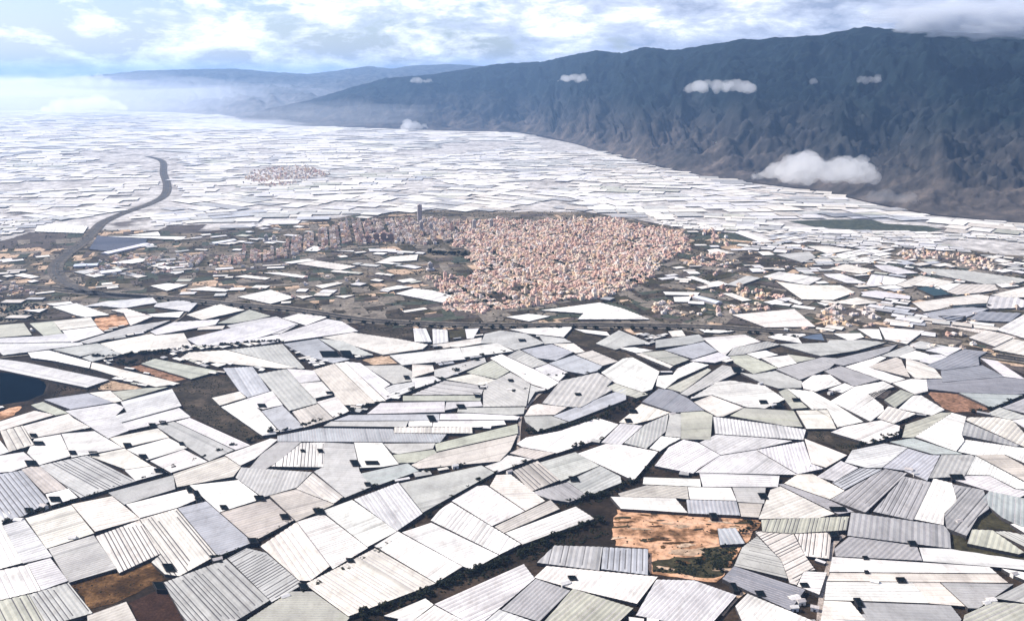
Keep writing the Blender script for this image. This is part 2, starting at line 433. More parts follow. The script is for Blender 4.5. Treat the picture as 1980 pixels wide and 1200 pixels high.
def ray(px, py):
    a, b = (px - CX) / FOC, (CY - py) / FOC
    return Vector((a, cp + b * sp, -sp + b * cp))

def ground(px, py, z=0.0):
    d = ray(px, py)
    t = (z - EYE) / d.z
    return Vector((d.x * t, d.y * t, z))

def at_range(px, py, dist):
    """point on the line of sight at a horizontal range"""
    d = ray(px, py)
    t = dist / math.hypot(d.x, d.y)
    return Vector((d.x * t, d.y * t, EYE + d.z * t))

def proj(x, y, z=0.0):
    dz = z - EYE
    f = y * cp - dz * sp
    if f <= 1: return None
    u = y * sp + dz * cp
    return CX + FOC * x / f, CY - FOC * u / f

def plot(o, s):
    pts = []
    for w in s.split():
        u, v = w.split(',')
        pts.append((o[0] + float(u) / 4, o[1] + float(v) / 4))
    return pts

def inside(px, py, poly):
    c = False
    j = len(poly) - 1
    for i in range(len(poly)):
        xi, yi = poly[i]; xj, yj = poly[j]
        if (yi > py) != (yj > py) and px < (xj - xi) * (py - yi) / (yj - yi) + xi:
            c = not c
        j = i
    return c

def area(poly):
    return 0.5 * sum(poly[i - 1][0] * poly[i][1] - poly[i][0] * poly[i - 1][1] for i in range(len(poly)))

def centroid(poly):
    return sum(p[0] for p in poly) / len(poly), sum(p[1] for p in poly) / len(poly)

# ---------------------------------------------------------------- materials
def newmat(name):
    m = bpy.data.materials.new(name); m.use_nodes = True
    nt = m.node_tree
    return m, nt, nt.nodes['Principled BSDF']

def nd(nt, typ, **kw):
    n = nt.nodes.new(typ)
    for k, v in kw.items(): setattr(n, k, v)
    return n

def ramp(nt, fac, stops):
    r = nd(nt, 'ShaderNodeValToRGB')
    el = r.color_ramp.elements
    while len(el) < len(stops): el.new(0.5)
    for e, (p, c) in zip(el, stops):
        e.position = p; e.color = (*c, 1) if len(c) == 3 else c
    nt.links.new(fac, r.inputs[0])
    return r.outputs[0]

def noisetex(nt, scale, detail=4, rough=0.55, coord='Object', stretch=None):
    tc = nd(nt, 'ShaderNodeTexCoord')
    src = tc.outputs[coord]
    if coord == 'World':
        src = nd(nt, 'ShaderNodeNewGeometry').outputs['Position']
    if stretch:
        mp = nd(nt, 'ShaderNodeMapping'); mp.inputs['Scale'].default_value = stretch
        nt.links.new(src, mp.inputs[0]); src = mp.outputs[0]
    n = nd(nt, 'ShaderNodeTexNoise'); n.inputs['Scale'].default_value = scale
    n.inputs['Detail'].default_value = detail; n.inputs['Roughness'].default_value = rough
    nt.links.new(src, n.inputs['Vector'])
    return n.outputs['Fac']

def pos_noise(nt, scale, detail=4, rough=0.55, stretch=None):
    g = nd(nt, 'ShaderNodeNewGeometry'); src = g.outputs['Position']
    if stretch:
        mp = nd(nt, 'ShaderNodeMapping'); mp.inputs['Scale'].default_value = stretch
        nt.links.new(src, mp.inputs[0]); src = mp.outputs[0]
    n = nd(nt, 'ShaderNodeTexNoise'); n.inputs['Scale'].default_value = scale
    n.inputs['Detail'].default_value = detail; n.inputs['Roughness'].default_value = rough
    nt.links.new(src, n.inputs['Vector'])
    return n.outputs['Fac']

def mixcol(nt, a, b, fac, mode='MIX'):
    m = nd(nt, 'ShaderNodeMix'); m.data_type = 'RGBA'; m.blend_type = mode
    if isinstance(fac, float): m.inputs[0].default_value = fac
    else: nt.links.new(fac, m.inputs[0])
    for s, k in ((a, 6), (b, 7)):
        if isinstance(s, tuple): m.inputs[k].default_value = (*s, 1)
        else: nt.links.new(s, m.inputs[k])
    return m.outputs[2]

def ground_mat(name, stops, scale, detail=6, fine=None, rough=0.95, fine_stops=None):
    m, nt, b = newmat(name)
    c = ramp(nt, pos_noise(nt, scale, detail, 0.6), stops)
    if fine:
        f = ramp(nt, pos_noise(nt, fine, 4, 0.65), fine_stops or [(0.35, (0.55,) * 3), (0.65, (1.25,) * 3)])
        c = mixcol(nt, c, f, 1.0, 'MULTIPLY')
    nt.links.new(c, b.inputs['Base Color'])
    b.inputs['Roughness'].default_value = rough
    b.inputs['Specular IOR Level'].default_value = 0.1
    return m

def plastic(name, attr):
    """greenhouse film: the tint of the sheet, dusty blotches and whitewash streaks"""
    m, nt, b = newmat(name)
    if attr:
        t = nd(nt, 'ShaderNodeAttribute', attribute_name='tint').outputs['Color']
    else:
        t = nd(nt, 'ShaderNodeObjectInfo').outputs['Color']
    a = ramp(nt, pos_noise(nt, 0.018, 5, 0.6), [(0.3, (0.76, 0.755, 0.75)), (0.5, (0.98, 0.975, 0.96)), (0.7, (1.12, 1.11, 1.10))])
    c = mixcol(nt, t, a, 1.0, 'MULTIPLY')
    if not attr:      # each span was sheeted at its own time
        c = mixcol(nt, c, nd(nt, 'ShaderNodeAttribute', attribute_name='panel').outputs['Color'], 1.0, 'MULTIPLY')
    d = ramp(nt, pos_noise(nt, 0.11, 4, 0.7, (1.0, 0.35, 1.0)), [(0.3, (0.80, 0.78, 0.76)), (0.5, (0.98,) * 3), (0.65, (1.05,) * 3)])
    c = mixcol(nt, c, d, 1.0, 'MULTIPLY')
    nt.links.new(c, b.inputs['Base Color'])
    b.inputs['Roughness'].default_value = 0.5
    b.inputs['Specular IOR Level'].default_value = 0.35
    return m

M = {}
M['film'] = plastic('greenhouse_film', False)
M['film_far'] = plastic('greenhouse_film_far', True)
def tinted(name):
    m, nt, b = newmat(name)
    f = ramp(nt, pos_noise(nt, 0.05, 5), [(0.3, (.8,) * 3), (0.7, (1.1,) * 3)])
    nt.links.new(mixcol(nt, nd(nt, 'ShaderNodeObjectInfo').outputs['Color'], f, 1.0, 'MULTIPLY'), b.inputs['Base Color'])
    b.inputs['Roughness'].default_value = .6; b.inputs['Specular IOR Level'].default_value = .1
    return m
M['sheet_metal'] = tinted('sheet_metal'); M['pool_liner'] = tinted('pool_liner')
def plain(name, col, rough=0.8, n=0.25, scale=0.3, spec=0.2):
    m, nt, b = newmat(name)
    f = ramp(nt, pos_noise(nt, scale, 4), [(0.3, tuple(x * (1 - n) for x in col)), (0.7, tuple(min(1, x * (1 + n)) for x in col))])
    nt.links.new(f, b.inputs['Base Color']); b.inputs['Roughness'].default_value = rough
    b.inputs['Specular IOR Level'].default_value = spec
    return m
M['vent'] = plain('open_vent_shade', (0.10, 0.095, 0.095))
M['seam'] = plain('film_seam', (0.36, 0.33, 0.33))
M['net'] = plain('side_netting', (0.055, 0.05, 0.05), n=0.4)
M['tank_wall'] = plain('tank_concrete', (0.022, 0.02, 0.02))
M['tank_water'] = plain('tank_water', (0.006, 0.009, 0.011), 0.5, spec=0.1)
M['soil_ground'] = ground_mat('dark_soil', [(0.25, (0.011, 0.0075, 0.005)), (0.5, (0.027, 0.019, 0.013)), (0.75, (0.085, 0.058, 0.04))], 0.012, 6, 0.15)
M['scrubland'] = ground_mat('scrubland', [(0.28, (0.03, 0.025, 0.02)), (0.42, (0.085, 0.072, 0.05)), (0.55, (0.16, 0.13, 0.095)), (0.74, (0.36, 0.28, 0.21))], 0.006, 9, 0.05)
M['dust'] = ground_mat('pale_dust', [(0.33, (0.13, 0.11, 0.10)), (0.43, (0.43, 0.40, 0.37)), (0.68, (0.62, 0.585, 0.55))], 0.004, 6, 0.02)
M['orange'] = ground_mat('orange_earth', [(0.32, (0.06, 0.036, 0.018)), (0.43, (0.28, 0.15, 0.08)), (0.52, (0.60, 0.34, 0.20)), (0.8, (0.74, 0.50, 0.36))], 0.024, 10, 0.09, fine_stops=[(0.3, (0.3,) * 3), (0.48, (0.9,) * 3), (0.7, (1.15,) * 3)])
M['brown'] = ground_mat('weedy_brown_earth', [(0.28, (0.03, 0.016, 0.006)), (0.5, (0.075, 0.038, 0.014)), (0.62, (0.16, 0.085, 0.035)), (0.8, (0.5, 0.28, 0.14))], 0.03, 8, 0.2)
M['umber'] = ground_mat('ploughed_earth', [(0.3, (0.028, 0.013, 0.008)), (0.7, (0.06, 0.03, 0.02))], 0.06, 5, 0.3)
M['scrub'] = ground_mat('dry_scrub_earth', [(0.25, (0.015, 0.012, 0.009)), (0.5, (0.045, 0.036, 0.025)), (0.75, (0.12, 0.09, 0.065))], 0.022, 7, 0.12)
M['tan'] = ground_mat('sandy_earth', [(0.3, (0.32, 0.22, 0.14)), (0.7, (0.62, 0.45, 0.32))], 0.02, 5, 0.1)
M['rust'] = ground_mat('rusty_earth', [(0.25, (0.09, 0.055, 0.03)), (0.5, (0.24, 0.13, 0.08)), (0.75, (0.38, 0.22, 0.15))], 0.03, 6, 0.12)
M['olive'] = ground_mat('olive_weeds', [(0.3, (0.025, 0.022, 0.01)), (0.7, (0.075, 0.065, 0.035))], 0.03, 6, 0.15)
M['soil'] = ground_mat('bare_grey_earth', [(0.3, (0.055, 0.045, 0.04)), (0.7, (0.13, 0.105, 0.09))], 0.015, 6, 0.1)
M['green'] = ground_mat('irrigated_crop', [(0.3, (0.035, 0.045, 0.034)), (0.7, (0.085, 0.09, 0.062))], 0.02, 5, 0.06)
M['asphalt'] = ground_mat('asphalt', [(0.3, (0.022, 0.021, 0.021)), (0.7, (0.045, 0.042, 0.04))], 0.02, 4, 0.3)
M['valley_verge'] = ground_mat('valley_verge', [(0.3, (0.06, 0.052, 0.045)), (0.7, (0.16, 0.138, 0.115))], 0.02, 6, 0.1)
M['worn_asphalt'] = ground_mat('worn_asphalt', [(0.3, (0.06, 0.057, 0.055)), (0.7, (0.12, 0.112, 0.105))], 0.02, 4, 0.3)
M['verge'] = ground_mat('road_verge', [(0.3, (0.10, 0.085, 0.07)), (0.7, (0.27, 0.23, 0.185))], 0.02, 6, 0.1)
M['track'] = ground_mat('dusty_track', [(0.3, (0.30, 0.25, 0.21)), (0.7, (0.45, 0.38, 0.33))], 0.05, 5, 0.3)
M['pale_track'] = ground_mat('pale_gravel', [(0.3, (0.55, 0.48, 0.42)), (0.7, (0.72, 0.65, 0.58))], 0.03, 5, 0.2)
M['leaf'] = ground_mat('foliage', [(0.3, (0.008, 0.010, 0.007)), (0.5, (0.018, 0.022, 0.012)), (0.75, (0.045, 0.045, 0.025))], 0.5, 3)
M['bark'] = plain('bark', (0.07, 0.05, 0.035))
M['reservoir'] = plain('reservoir_water', (0.0015, 0.005, 0.010), 0.4, spec=0.04, scale=0.02)
for kk in ('reservoir', 'tank_water'):      # murky, wind-ruffled water: no mirror
    _nt = M[kk].node_tree; _b = _nt.nodes['Principled BSDF']
    _df = _nt.nodes.new('ShaderNodeBsdfDiffuse'); _nt.links.new(_b.inputs['Base Color'].links[0].from_socket, _df.inputs['Color'])
    _nt.links.new(_df.outputs[0], _nt.nodes['Material Output'].inputs['Surface']); _nt.nodes.remove(_b)
M['shed_wall'] = plain('whitewashed_wall', (0.72, 0.68, 0.63), n=0.12)
M['shed_roof'] = plain('sheet_roof', (0.5, 0.45, 0.42), n=0.2)
def house_mat(name, attr):
    m, nt, b = newmat(name)
    t = nd(nt, 'ShaderNodeAttribute', attribute_name='tint').outputs['Color'] if attr else nd(nt, 'ShaderNodeObjectInfo').outputs['Color']
    f = ramp(nt, pos_noise(nt, 0.22, 3, 0.7), [(0.35, (0.72, 0.68, 0.66)), (0.6, (1.05,) * 3)])
    nt.links.new(mixcol(nt, t, f, 1.0, 'MULTIPLY'), b.inputs['Base Color'])
    b.inputs['Roughness'].default_value = 0.9; b.inputs['Specular IOR Level'].default_value = 0.15
    return m
M['render'] = house_mat('house_render', False)
M['render_far'] = house_mat('house_render_far', True)
M['window'] = plain('window_glass', (0.05, 0.055, 0.06), 0.2, spec=0.5)

# ---------------------------------------------------------------- object helpers
def link(name, verts, faces, mats, parent=None, midx=None, smooth=False):
    me = bpy.data.meshes.new(name)
    me.from_pydata([tuple(v) for v in verts], [], faces)
    for m in (mats if isinstance(mats, list) else [mats]): me.materials.append(m)
    if midx is not None: me.polygons.foreach_set('material_index', midx)
    if smooth: me.polygons.foreach_set('use_smooth', [True] * len(faces))
    me.update()
    o = bpy.data.objects.new(name, me); COL.objects.link(o)
    if parent: o.parent = parent
    return o

def empty(name, loc):
    o = bpy.data.objects.new(name, None); COL.objects.link(o); o.location = loc
    o.empty_display_size = 5
    return o

def tag(o, label=None, cat=None, group=None, kind=None):
    if label: o['label'] = label
    if cat: o['category'] = cat
    if group: o['group'] = group
    if kind: o['kind'] = kind
    return o

def face_tint(o, cols):
    at = o.data.attributes.new('tint', 'FLOAT_COLOR', 'FACE')
    at.data.foreach_set('color', np.array([(*c, 1.0) for c in cols], dtype=np.float32).ravel())

# ---------------------------------------------------------------- labels: what it looks like + where from something one can find
LAND = [(40, 745, 'the dark reservoir'), (1300, 1020, 'the wide bare orange plot'), (812, 415, 'the tall slim town tower'),
        (214, 624, 'the small orange plot'), (425, 790, 'the tapering brown scrub plot'), (230, 1120, 'the brown weedy field'),
        (310, 1180, 'the dark ploughed field'), (735, 697, 'the beige bare plot'), (1242, 667, 'the black tree clump'),
        (1850, 775, 'the rusty orange field'), (1920, 1000, 'the dark olive field'), (1615, 855, 'the dark scrub plot'),
        (1150, 655, 'the brown bare strip'), (115, 515, 'the bend of the highway'), (1090, 500, 'the dense pink town'),
        (1578, 320, 'the big puff of cloud'), (1610, 610, 'the roadside hamlet'), (1930, 618, 'the long slate netting house'),
        (1590, 655, 'the pale forked lane'), (1600, 1100, 'the pale lane'), (1000, 1085, 'the dark ravine'), (1740, 820, 'the row of hedge trees'),
        (990, 790, 'the kinked orange track'), (1880, 500, 'the cream village'), (1450, 570, 'the pink hamlet'), (120, 470, 'the dark left field'),
        (1080, 620, 'the dark field below town'), (240, 480, 'the blue netted yard'), (530, 335, 'the far pink village')]
LAND = [l for l in LAND if l[2] not in ('the pale forked lane',)]
ORD = ['first', 'second', 'third', 'fourth', 'fifth', 'sixth', 'seventh', 'eighth', 'ninth', 'tenth', 'eleventh', 'twelfth',
       'thirteenth', 'fourteenth', 'fifteenth', 'sixteenth', 'seventeenth', 'eighteenth', 'nineteenth', 'twentieth']
SECT = ['right of', 'lower right of', 'below', 'lower left of', 'left of', 'upper left of', 'above', 'upper right of']

def sector(dx, dy): return int(round(math.atan2(dy, dx) / (math.pi / 4))) % 8

def rank_labels(items):
    """items: dicts with px, py, desc.  Each gets the label with the smallest rank among its look-alikes seen from a landmark."""
    tab = {}
    for k, it in enumerate(items):
        for j, (lx, ly, _n) in enumerate(LAND):
            dx, dy = it['px'] - lx, it['py'] - ly
            d = math.hypot(dx, dy)
            if d < 6: continue
            tab.setdefault((it['desc'], j, sector(dx, dy)), []).append((d, k))
    best = {}
    for (desc, j, s), rows in tab.items():
        rows.sort()
        for r, (d, k) in enumerate(rows):
            sc = d * (1 + 0.35 * r) + (2000 if r >= len(ORD) else 0)
            if k not in best or sc < best[k][0]:
                best[k] = (sc, r, SECT[s], LAND[j][2])
    for k, it in enumerate(items):
        _, r, s, n = best[k]
        it['label'] = f"{it['desc']}, {ORD[min(r, 19)]} one {s} {n}"

# ---------------------------------------------------------------- the greenhouses
TINT = {'w': (0.80, 0.762, 0.705), 'c': (0.72, 0.665, 0.585), 'p': (0.67, 0.642, 0.628), 'g': (0.475, 0.462, 0.427), 'm': (0.385, 0.372, 0.362),
        'd': (0.25, 0.25, 0.27), 'b': (0.44, 0.44, 0.455), 'y': (0.45, 0.44, 0.36), 'k': (0.56, 0.505, 0.44), 't': (0.43, 0.46, 0.43)}
TNAME = {'w': 'white', 'c': 'cream white', 'p': 'pale lavender', 'g': 'light grey', 'm': 'mid grey', 'd': 'dark slate', 'b': 'bluish grey',
         'y': 'yellowish grey', 'k': 'beige grey', 't': 'teal grey'}
SNAME = {'n': 'plain', 'f': 'seamed', 'v': 'striped'}

def clip(poly, nx, ny, c):
    """keep the part with nx*x+ny*y <= c"""
    out = []
    for i in range(len(poly)):
        a, b = poly[i - 1], poly[i]
        da, db = nx * a[0] + ny * a[1] - c, nx * b[0] + ny * b[1] - c
        if (da < 0 < db) or (db < 0 < da):
            t = da / (da - db); out.append((a[0] + (b[0] - a[0]) * t, a[1] + (b[1] - a[1]) * t))
        if db <= 0: out.append(b)
    return out

def inset(poly, d):
    n = len(poly); out = []
    for i in range(n):
        p, q, r = poly[i - 1], poly[i], poly[(i + 1) % n]
        def nrm(a, b):
            x, y = b[0] - a[0], b[1] - a[1]; l = math.hypot(x, y) or 1
            return -y / l, x / l
        n1, n2 = nrm(p, q), nrm(q, r)
        k = 1 + n1[0] * n2[0] + n1[1] * n2[1]
        k = max(k, 0.5)
        out.append((q[0] + d * (n1[0] + n2[0]) / k, q[1] + d * (n1[1] + n2[1]) / k))
    return out

def roof_geometry(poly, dvec, style, span, amp, h, rg):
    """ridge-and-furrow roof over poly (local coords): verts, faces, material index"""
    nx, ny = -dvec[1], dvec[0]
    ts = [nx * p[0] + ny * p[1] for p in poly]
    t0, t1 = min(ts), max(ts)
    ls = [dvec[0] * p[0] + dvec[1] * p[1] for p in poly]
    l0, l1 = min(ls), max(ls)
    half = span / 2
    def zt(t):
        f = ((t - t0) / span) % 1.0
        return h + amp * (1 - abs(2 * f - 1))
    V, F, MI = [], [], []
    SH = []; tone = [1.0, 1.0]
    def put(pc, m, dz=0.0):
        if len(pc) < 3 or abs(area(pc)) < 0.05: return
        b = len(V)
        for (x, y) in pc: V.append((x, y, zt(min(max(nx * x + ny * y, ta + 1e-4), tb - 1e-4)) + dz))
        F.append(list(range(b, b + len(pc)))); MI.append(m); SH.append(tone[0])
    k = 0; t = t0
    while t < t1 - 1e-3:
        cuts = [t, min(t + half, t1)]
        if k % 2 == 0:
            if rg.random() < .22: tone[1] = rg.uniform(.84, 1.04)
            tone[0] = tone[1] * rg.uniform(.955, 1.03) * (rg.uniform(.72, .9) if rg.random() < .05 else 1)
        st = 0
        if k % 2 == 0 and k > 0:
            if style == 'v' and rg.random() < 0.72: st = 1
            elif style == 'f' and rg.random() < 0.8: st = 2
            elif style == 'n' and rg.random() < 0.4: st = 3
        segs = []
        if st:
            w = min((1.5 if st == 1 else (0.9 if st == 2 else 0.5)) * rg.uniform(0.8, 1.3), half * 0.7)
            w = min(w, t1 - t)
            st = 2 if st == 3 else st
            segs = [(t, t + w, st), (t + w, cuts[1], 0)]
        else: segs = [(t, cuts[1], 0)]
        for ta, tb, m in segs:
            if tb - ta < 1e-3: continue
            pc = clip(clip(poly, nx, ny, tb), -nx, -ny, -ta)
            if m:
                a, b = l0 + (l1 - l0) * rg.uniform(-0.1, 0.16), l1 - (l1 - l0) * rg.uniform(-0.1, 0.16)
                put(clip(clip(pc, dvec[0], dvec[1], b), -dvec[0], -dvec[1], -a), m)
                put(clip(pc, dvec[0], dvec[1], a), 0); put(clip(pc, -dvec[0], -dvec[1], -b), 0)
            else: put(pc, 0)
        t += half; k += 1
    PANEL[:] = SH
    return V, F, MI

PANEL = []
def panels(o):
    at = o.data.attributes.new('panel', 'FLOAT_COLOR', 'FACE')
    at.data.foreach_set('color', np.array([(v, v, v * .995, 1.0) for v in PANEL], dtype=np.float32).ravel())

GH = []
for org, txt in SURVEY.items():
    for line in txt.strip().splitlines():
        head, pts = line.split(' ', 1)
        full = plot(org, pts); e = int(head[2]) % len(full)
        poly = [p for i, p in enumerate(full) if math.dist(p, full[i - 1]) > .6]
        if len(poly) < len(full): e = min(range(len(poly)), key=lambda i: math.dist(poly[i], full[e]))
        GH.append(dict(c=head[0], s=head[1], e=e, poly=poly, px=centroid(poly)[0], py=centroid(poly)[1]))
for g in GH:
    vis = [(min(max(x, 0), 1980), min(max(y, 0), 1200)) for x, y in g['poly']]
    g['a'] = abs(area(vis))
GH.sort(key=lambda g: -g['a'])
SINGLE, REST = GH[:300], GH[300:]
for g in SINGLE:
    gp = [ground(x, y) for x, y in g['poly']]
    g['m2'] = abs(area([(p.x, p.y) for p in gp]))
    xs = [p.x for p in gp]; ys = [p.y for p in gp]
    size = 'large' if g['m2'] > 17000 else ('small' if g['m2'] < 5200 else '')
    g['desc'] = ' '.join(w for w in (size, TNAME[g['c']], SNAME[g['s']], 'greenhouse') if w)
rank_labels(SINGLE)

def gh_shape(g, rg):
    h = rg.uniform(4.4, 6.0)
    gp = [ground(x, y, h) for x, y in g['poly']]          # the survey follows the roof edges
    p2 = [(p.x, p.y) for p in gp]
    e = g['e'] % len(p2)
    a, b = p2[e], p2[(e + 1) % len(p2)]
    d = Vector((b[0] - a[0], b[1] - a[1])).normalized()
    c = centroid(p2)
    loc = [(x - c[0], y - c[1]) for x, y in p2]
    if area(loc) < 0: loc.reverse()
    rng = math.hypot(*c)
    loc = inset(loc, (-0.5 if rng < 1500 else (-0.8 if rng < 1900 else (-1.2 if rng < 2300 else -2.0))) + rg.random() * 0.5)
    far = rng > 2600
    span = 15.0 if far else (6.6 if rng < 1900 else 10.0)
    span *= rg.uniform(0.78, 1.35)
    amp = span * (0.07 if g['s'] == 'n' else 0.08)
    return c, loc, d, span, h, amp

def walls(loc, h):
    V, F = [], []
    n = len(loc); w = inset(loc, 0.12)
    for x, y in w: V += [(x, y, 0), (x, y, h)]
    for i in range(n):
        j = (i + 1) % n
        F.append((2 * i, 2 * j, 2 * j + 1, 2 * i + 1))
    return V, F

for i, g in enumerate(SINGLE):
    rg = random.Random(1000 + int(g['px'] * 7 + g['py'] * 13))
    c, loc, d, span, h, amp = gh_shape(g, rg)
    root = tag(empty('greenhouse', (c[0], c[1], 0)), g['label'], 'greenhouse', 'plastic greenhouses on the plain')
    V, F, MI = roof_geometry(loc, d, g['s'], span, amp, h, rg)
    o = link('roof', V, F, [M['film'], M['vent'], M['seam']], root, MI); panels(o)
    k = rg.uniform(0.92, 1.07)
    o.color = tuple(min(0.9, x * k * rg.uniform(0.985, 1.015)) for x in TINT[g['c']]) + (1,)
    V, F = walls(loc, h + amp * 0.4)
    link('side_wall', V, F, M['net'], root)

# ---------------------------------------------------------------- ground, fields, roads, water
def sheet(name, poly, z, m, edge=0.0, kind='structure'):
    """a flat sheet on the ground; the rim is roughened by edge metres"""
    pts = [ground(x, y) for x, y in poly]
    out = []
    for i in range(len(pts)):
        a, b = pts[i], pts[(i + 1) % len(pts)]
        n = max(1, int((b - a).length / max(12, edge * 2))) if edge else 1
        for k in range(n):
            p = a.lerp(b, k / n)
            if edge and k: p = p + Vector((rnd.uniform(-1, 1), rnd.uniform(-1, 1), 0)) * edge
            out.append((p.x, p.y, z))
    bm = bmesh.new()
    f = bm.faces.new([bm.verts.new(v) for v in out])
    f.normal_update()
    if f.normal.z < 0: f.normal_flip()
    bmesh.ops.triangulate(bm, faces=[f])
    me = bpy.data.meshes.new(name); bm.to_mesh(me); bm.free()
    me.materials.append(m)
    o = bpy.data.objects.new(name, me); COL.objects.link(o)
    return tag(o, kind=kind)

S = 70000
tag(link('ground', [(-S, -3000, 0), (S, -3000, 0), (S, S, 0), (-S, S, 0)], [(0, 1, 2, 3)], M['soil_ground']), kind='structure')

FARPLAIN = [(-900, 213), (200, 213), (420, 220), (540, 242), (640, 245), (830, 252), (1000, 256), (1110, 278), (1200, 304), (1290, 327), (1400, 347), (1600, 373), (1700, 397), (1800, 417), (1990, 433), (2700, 440),
  (2700, 560), (1980, 500), (1700, 470), (1450, 470), (1420, 450), (1330, 444), (1250, 428), (1130, 409), (960, 411), (830, 406), (700, 414), (640, 428), (330, 452), (160, 442), (60, 452), (0, 466), (-300, 480), (-900, 560)]
TOWNLAND = [(-300, 478), (0, 470), (160, 442), (400, 452), (620, 425), (700, 415), (830, 408), (1130, 410), (1330, 445), (1440, 470), (1450, 520),
            (1500, 600), (1600, 640), (1980, 690), (2200, 730), (2200, 760), (1980, 712), (1560, 655), (1200, 637), (900, 640), (700, 628), (560, 605), (400, 588), (0, 625), (-300, 660)]
sheet('plain', FARPLAIN, 0.15, M['dust'])
EAST = [(1330, 450), (1450, 462), (1700, 468), (1980, 495), (2700, 560), (2700, 850), (1980, 700), (1720, 666), (1560, 650), (1400, 636), (1300, 610), (1330, 560)]
sheet('scrubland', EAST, 0.2, M['scrubland'], 15)
sheet('scrubland', TOWNLAND, 0.25, M['scrubland'], 20)
LVL = 0.5
ribbon_later = [[(860, 618), (930, 618), (1000, 607), (1060, 599), (1110, 588), (1160, 582), (1215, 570), (1255, 553), (1275, 530)], [(1150, 583), (1190, 592), (1235, 608), (1270, 618)]]
for col, name, org, pts in FIELDS:
    pp = plot(org, pts); rr = ground(*centroid(pp)).length
    nm = name.replace(' ', '_').replace('little_', '')
    LVL += 0.012
    sheet(nm, pp, LVL, M[col], 3 if rr < 2500 else (8 if rr < 4500 else 60))

def ribbon(name, path, width, z, m, step=40.0, off=0.0):
    P = [ground(x, y) for x, y in path]
    # smooth: Catmull-Rom
    Q = []
    for i in range(len(P) - 1):
        p0, p1, p2, p3 = P[max(i - 1, 0)], P[i], P[i + 1], P[min(i + 2, len(P) - 1)]
        n = max(2, int((p2 - p1).length / step))
        for k in range(n):
            t = k / n
            Q.append(0.5 * (2 * p1 + (p2 - p0) * t + (2 * p0 - 5 * p1 + 4 * p2 - p3) * t * t + (3 * p1 - p0 - 3 * p2 + p3) * t ** 3))
    Q.append(P[-1])
    V, F = [], []
    for i, q in enumerate(Q):
        d = (Q[min(i + 1, len(Q) - 1)] - Q[max(i - 1, 0)]).normalized(); n = Vector((-d.y, d.x, 0))
        V += [q + n * (off + width / 2) + Vector((0, 0, z)), q + n * (off - width / 2) + Vector((0, 0, z))]
        if i: F.append((2 * i - 2, 2 * i - 1, 2 * i + 1, 2 * i))
    return tag(link(name, V, F, m), kind='structure')

# spoil, ruts and weeds on the bare orange plot
LOT = plot((1200, 900), '-20,350 480,378 1050,412 1070,440 930,630 800,840 740,885 240,825 225,640 -20,610 -40,520')
for col, n, sz in (('brown', 22, 7), ('tan', 12, 8), ('scrub', 16, 4), ('olive', 8, 7)):
    V, F = [], []
    while len(F) < n:
        px, py = rnd.uniform(1185, 1475), rnd.uniform(985, 1125)
        if not inside(px, py, LOT): continue
        c = ground(px, py); LVL += .004; k = len(V); a, b = sz * rnd.uniform(.8, 2.6), sz * rnd.uniform(.3, .7); an = rnd.uniform(-.25, .35)
        for i in range(14):
            t = i * math.pi / 7; r = rnd.uniform(.55, 1.25); u, v = a * r * math.cos(t), b * r * math.sin(t)
            V.append((c.x + u * math.cos(an) - v * math.sin(an), c.y + u * math.sin(an) + v * math.cos(an), LVL))
        F.append(tuple(range(k, k + 14)))
    tag(link('bare_ground_patch', V, F, M[col]), kind='structure')
BELT = [TOWNLAND, EAST]
for col in ('tan', 'olive', 'soil', 'green', 'scrub', 'verge'):
    V, F = [], []
    for _ in range(2600):
        px, py = rnd.uniform(-40, 2020), rnd.uniform(415, 700)
        if not (inside(px, py, TOWNLAND) or inside(px, py, EAST)): continue
        if rnd.random() > .17: continue
        c = ground(px, py); an = .35 + rnd.choice((0, 1.57)) + rnd.uniform(-.2, .2) + (.5 if px > 1300 else 0)
        a, b = rnd.uniform(25, 90), rnd.uniform(12, 38); LVL += .0004; q = len(V)
        for u, v in ((-a, -b), (a, -b), (a, b), (-a, b)):
            u *= rnd.uniform(.75, 1.1); v *= rnd.uniform(.75, 1.1)
            V.append((c.x + u * math.cos(an) - v * math.sin(an), c.y + u * math.sin(an) + v * math.cos(an), LVL))
        F.append((q, q + 1, q + 2, q + 3))
    tag(link('field', V, F, M[col]), kind='structure')
for pth in ribbon_later: ribbon('green_belt', pth, 60, 1.0, M['scrub'])
HIGHWAY = [(-200, 545), (60, 556), (160, 566), (300, 576), (450, 590), (560, 599), (700, 619), (820, 627), (950, 630), (1200, 630), (1400, 635), (1560, 648), (1720, 664), (1850, 680), (1980, 697), (2200, 728)]
VALLEY = [(285, 303), (306, 308), (316, 316), (316, 335), (323, 358), (318, 378), (290, 394), (240, 412), (200, 430), (182, 448), (160, 470), (128, 493), (108, 515), (112, 535), (140, 555), (200, 571), (280, 577)]
for path, w, lanes in ((HIGHWAY, 62, 15), (VALLEY, 54, 9)):
    ribbon('road_verge', path, w, 2.3, M['verge'] if path is HIGHWAY else M['valley_verge'])
    for s in (-1, 1): ribbon('road', path, lanes, 2.6, M['asphalt'] if path is HIGHWAY else M['worn_asphalt'], off=s * lanes * 0.75)
ribbon('track', [(1632, 1035), (1610, 1055), (1602, 1095), (1592, 1135), (1586, 1170), (1583, 1215), (1578, 1280)], 7, 1.1, M['track'])
ribbon('track', [(1000, 900), (1003, 850), (1005, 820), (1012, 795), (1040, 765), (1055, 755)], 6, 1.1, M['track'])
ribbon('track', [(1395, 1190), (1425, 1155), (1450, 1140), (1475, 1128)], 6, 1.1, M['tan'])
ribbon('track', [(1665, 602), (1710, 598), (1765, 616), (1830, 628), (1905, 643), (1960, 655)], 46, 2.05, M['pale_track'])
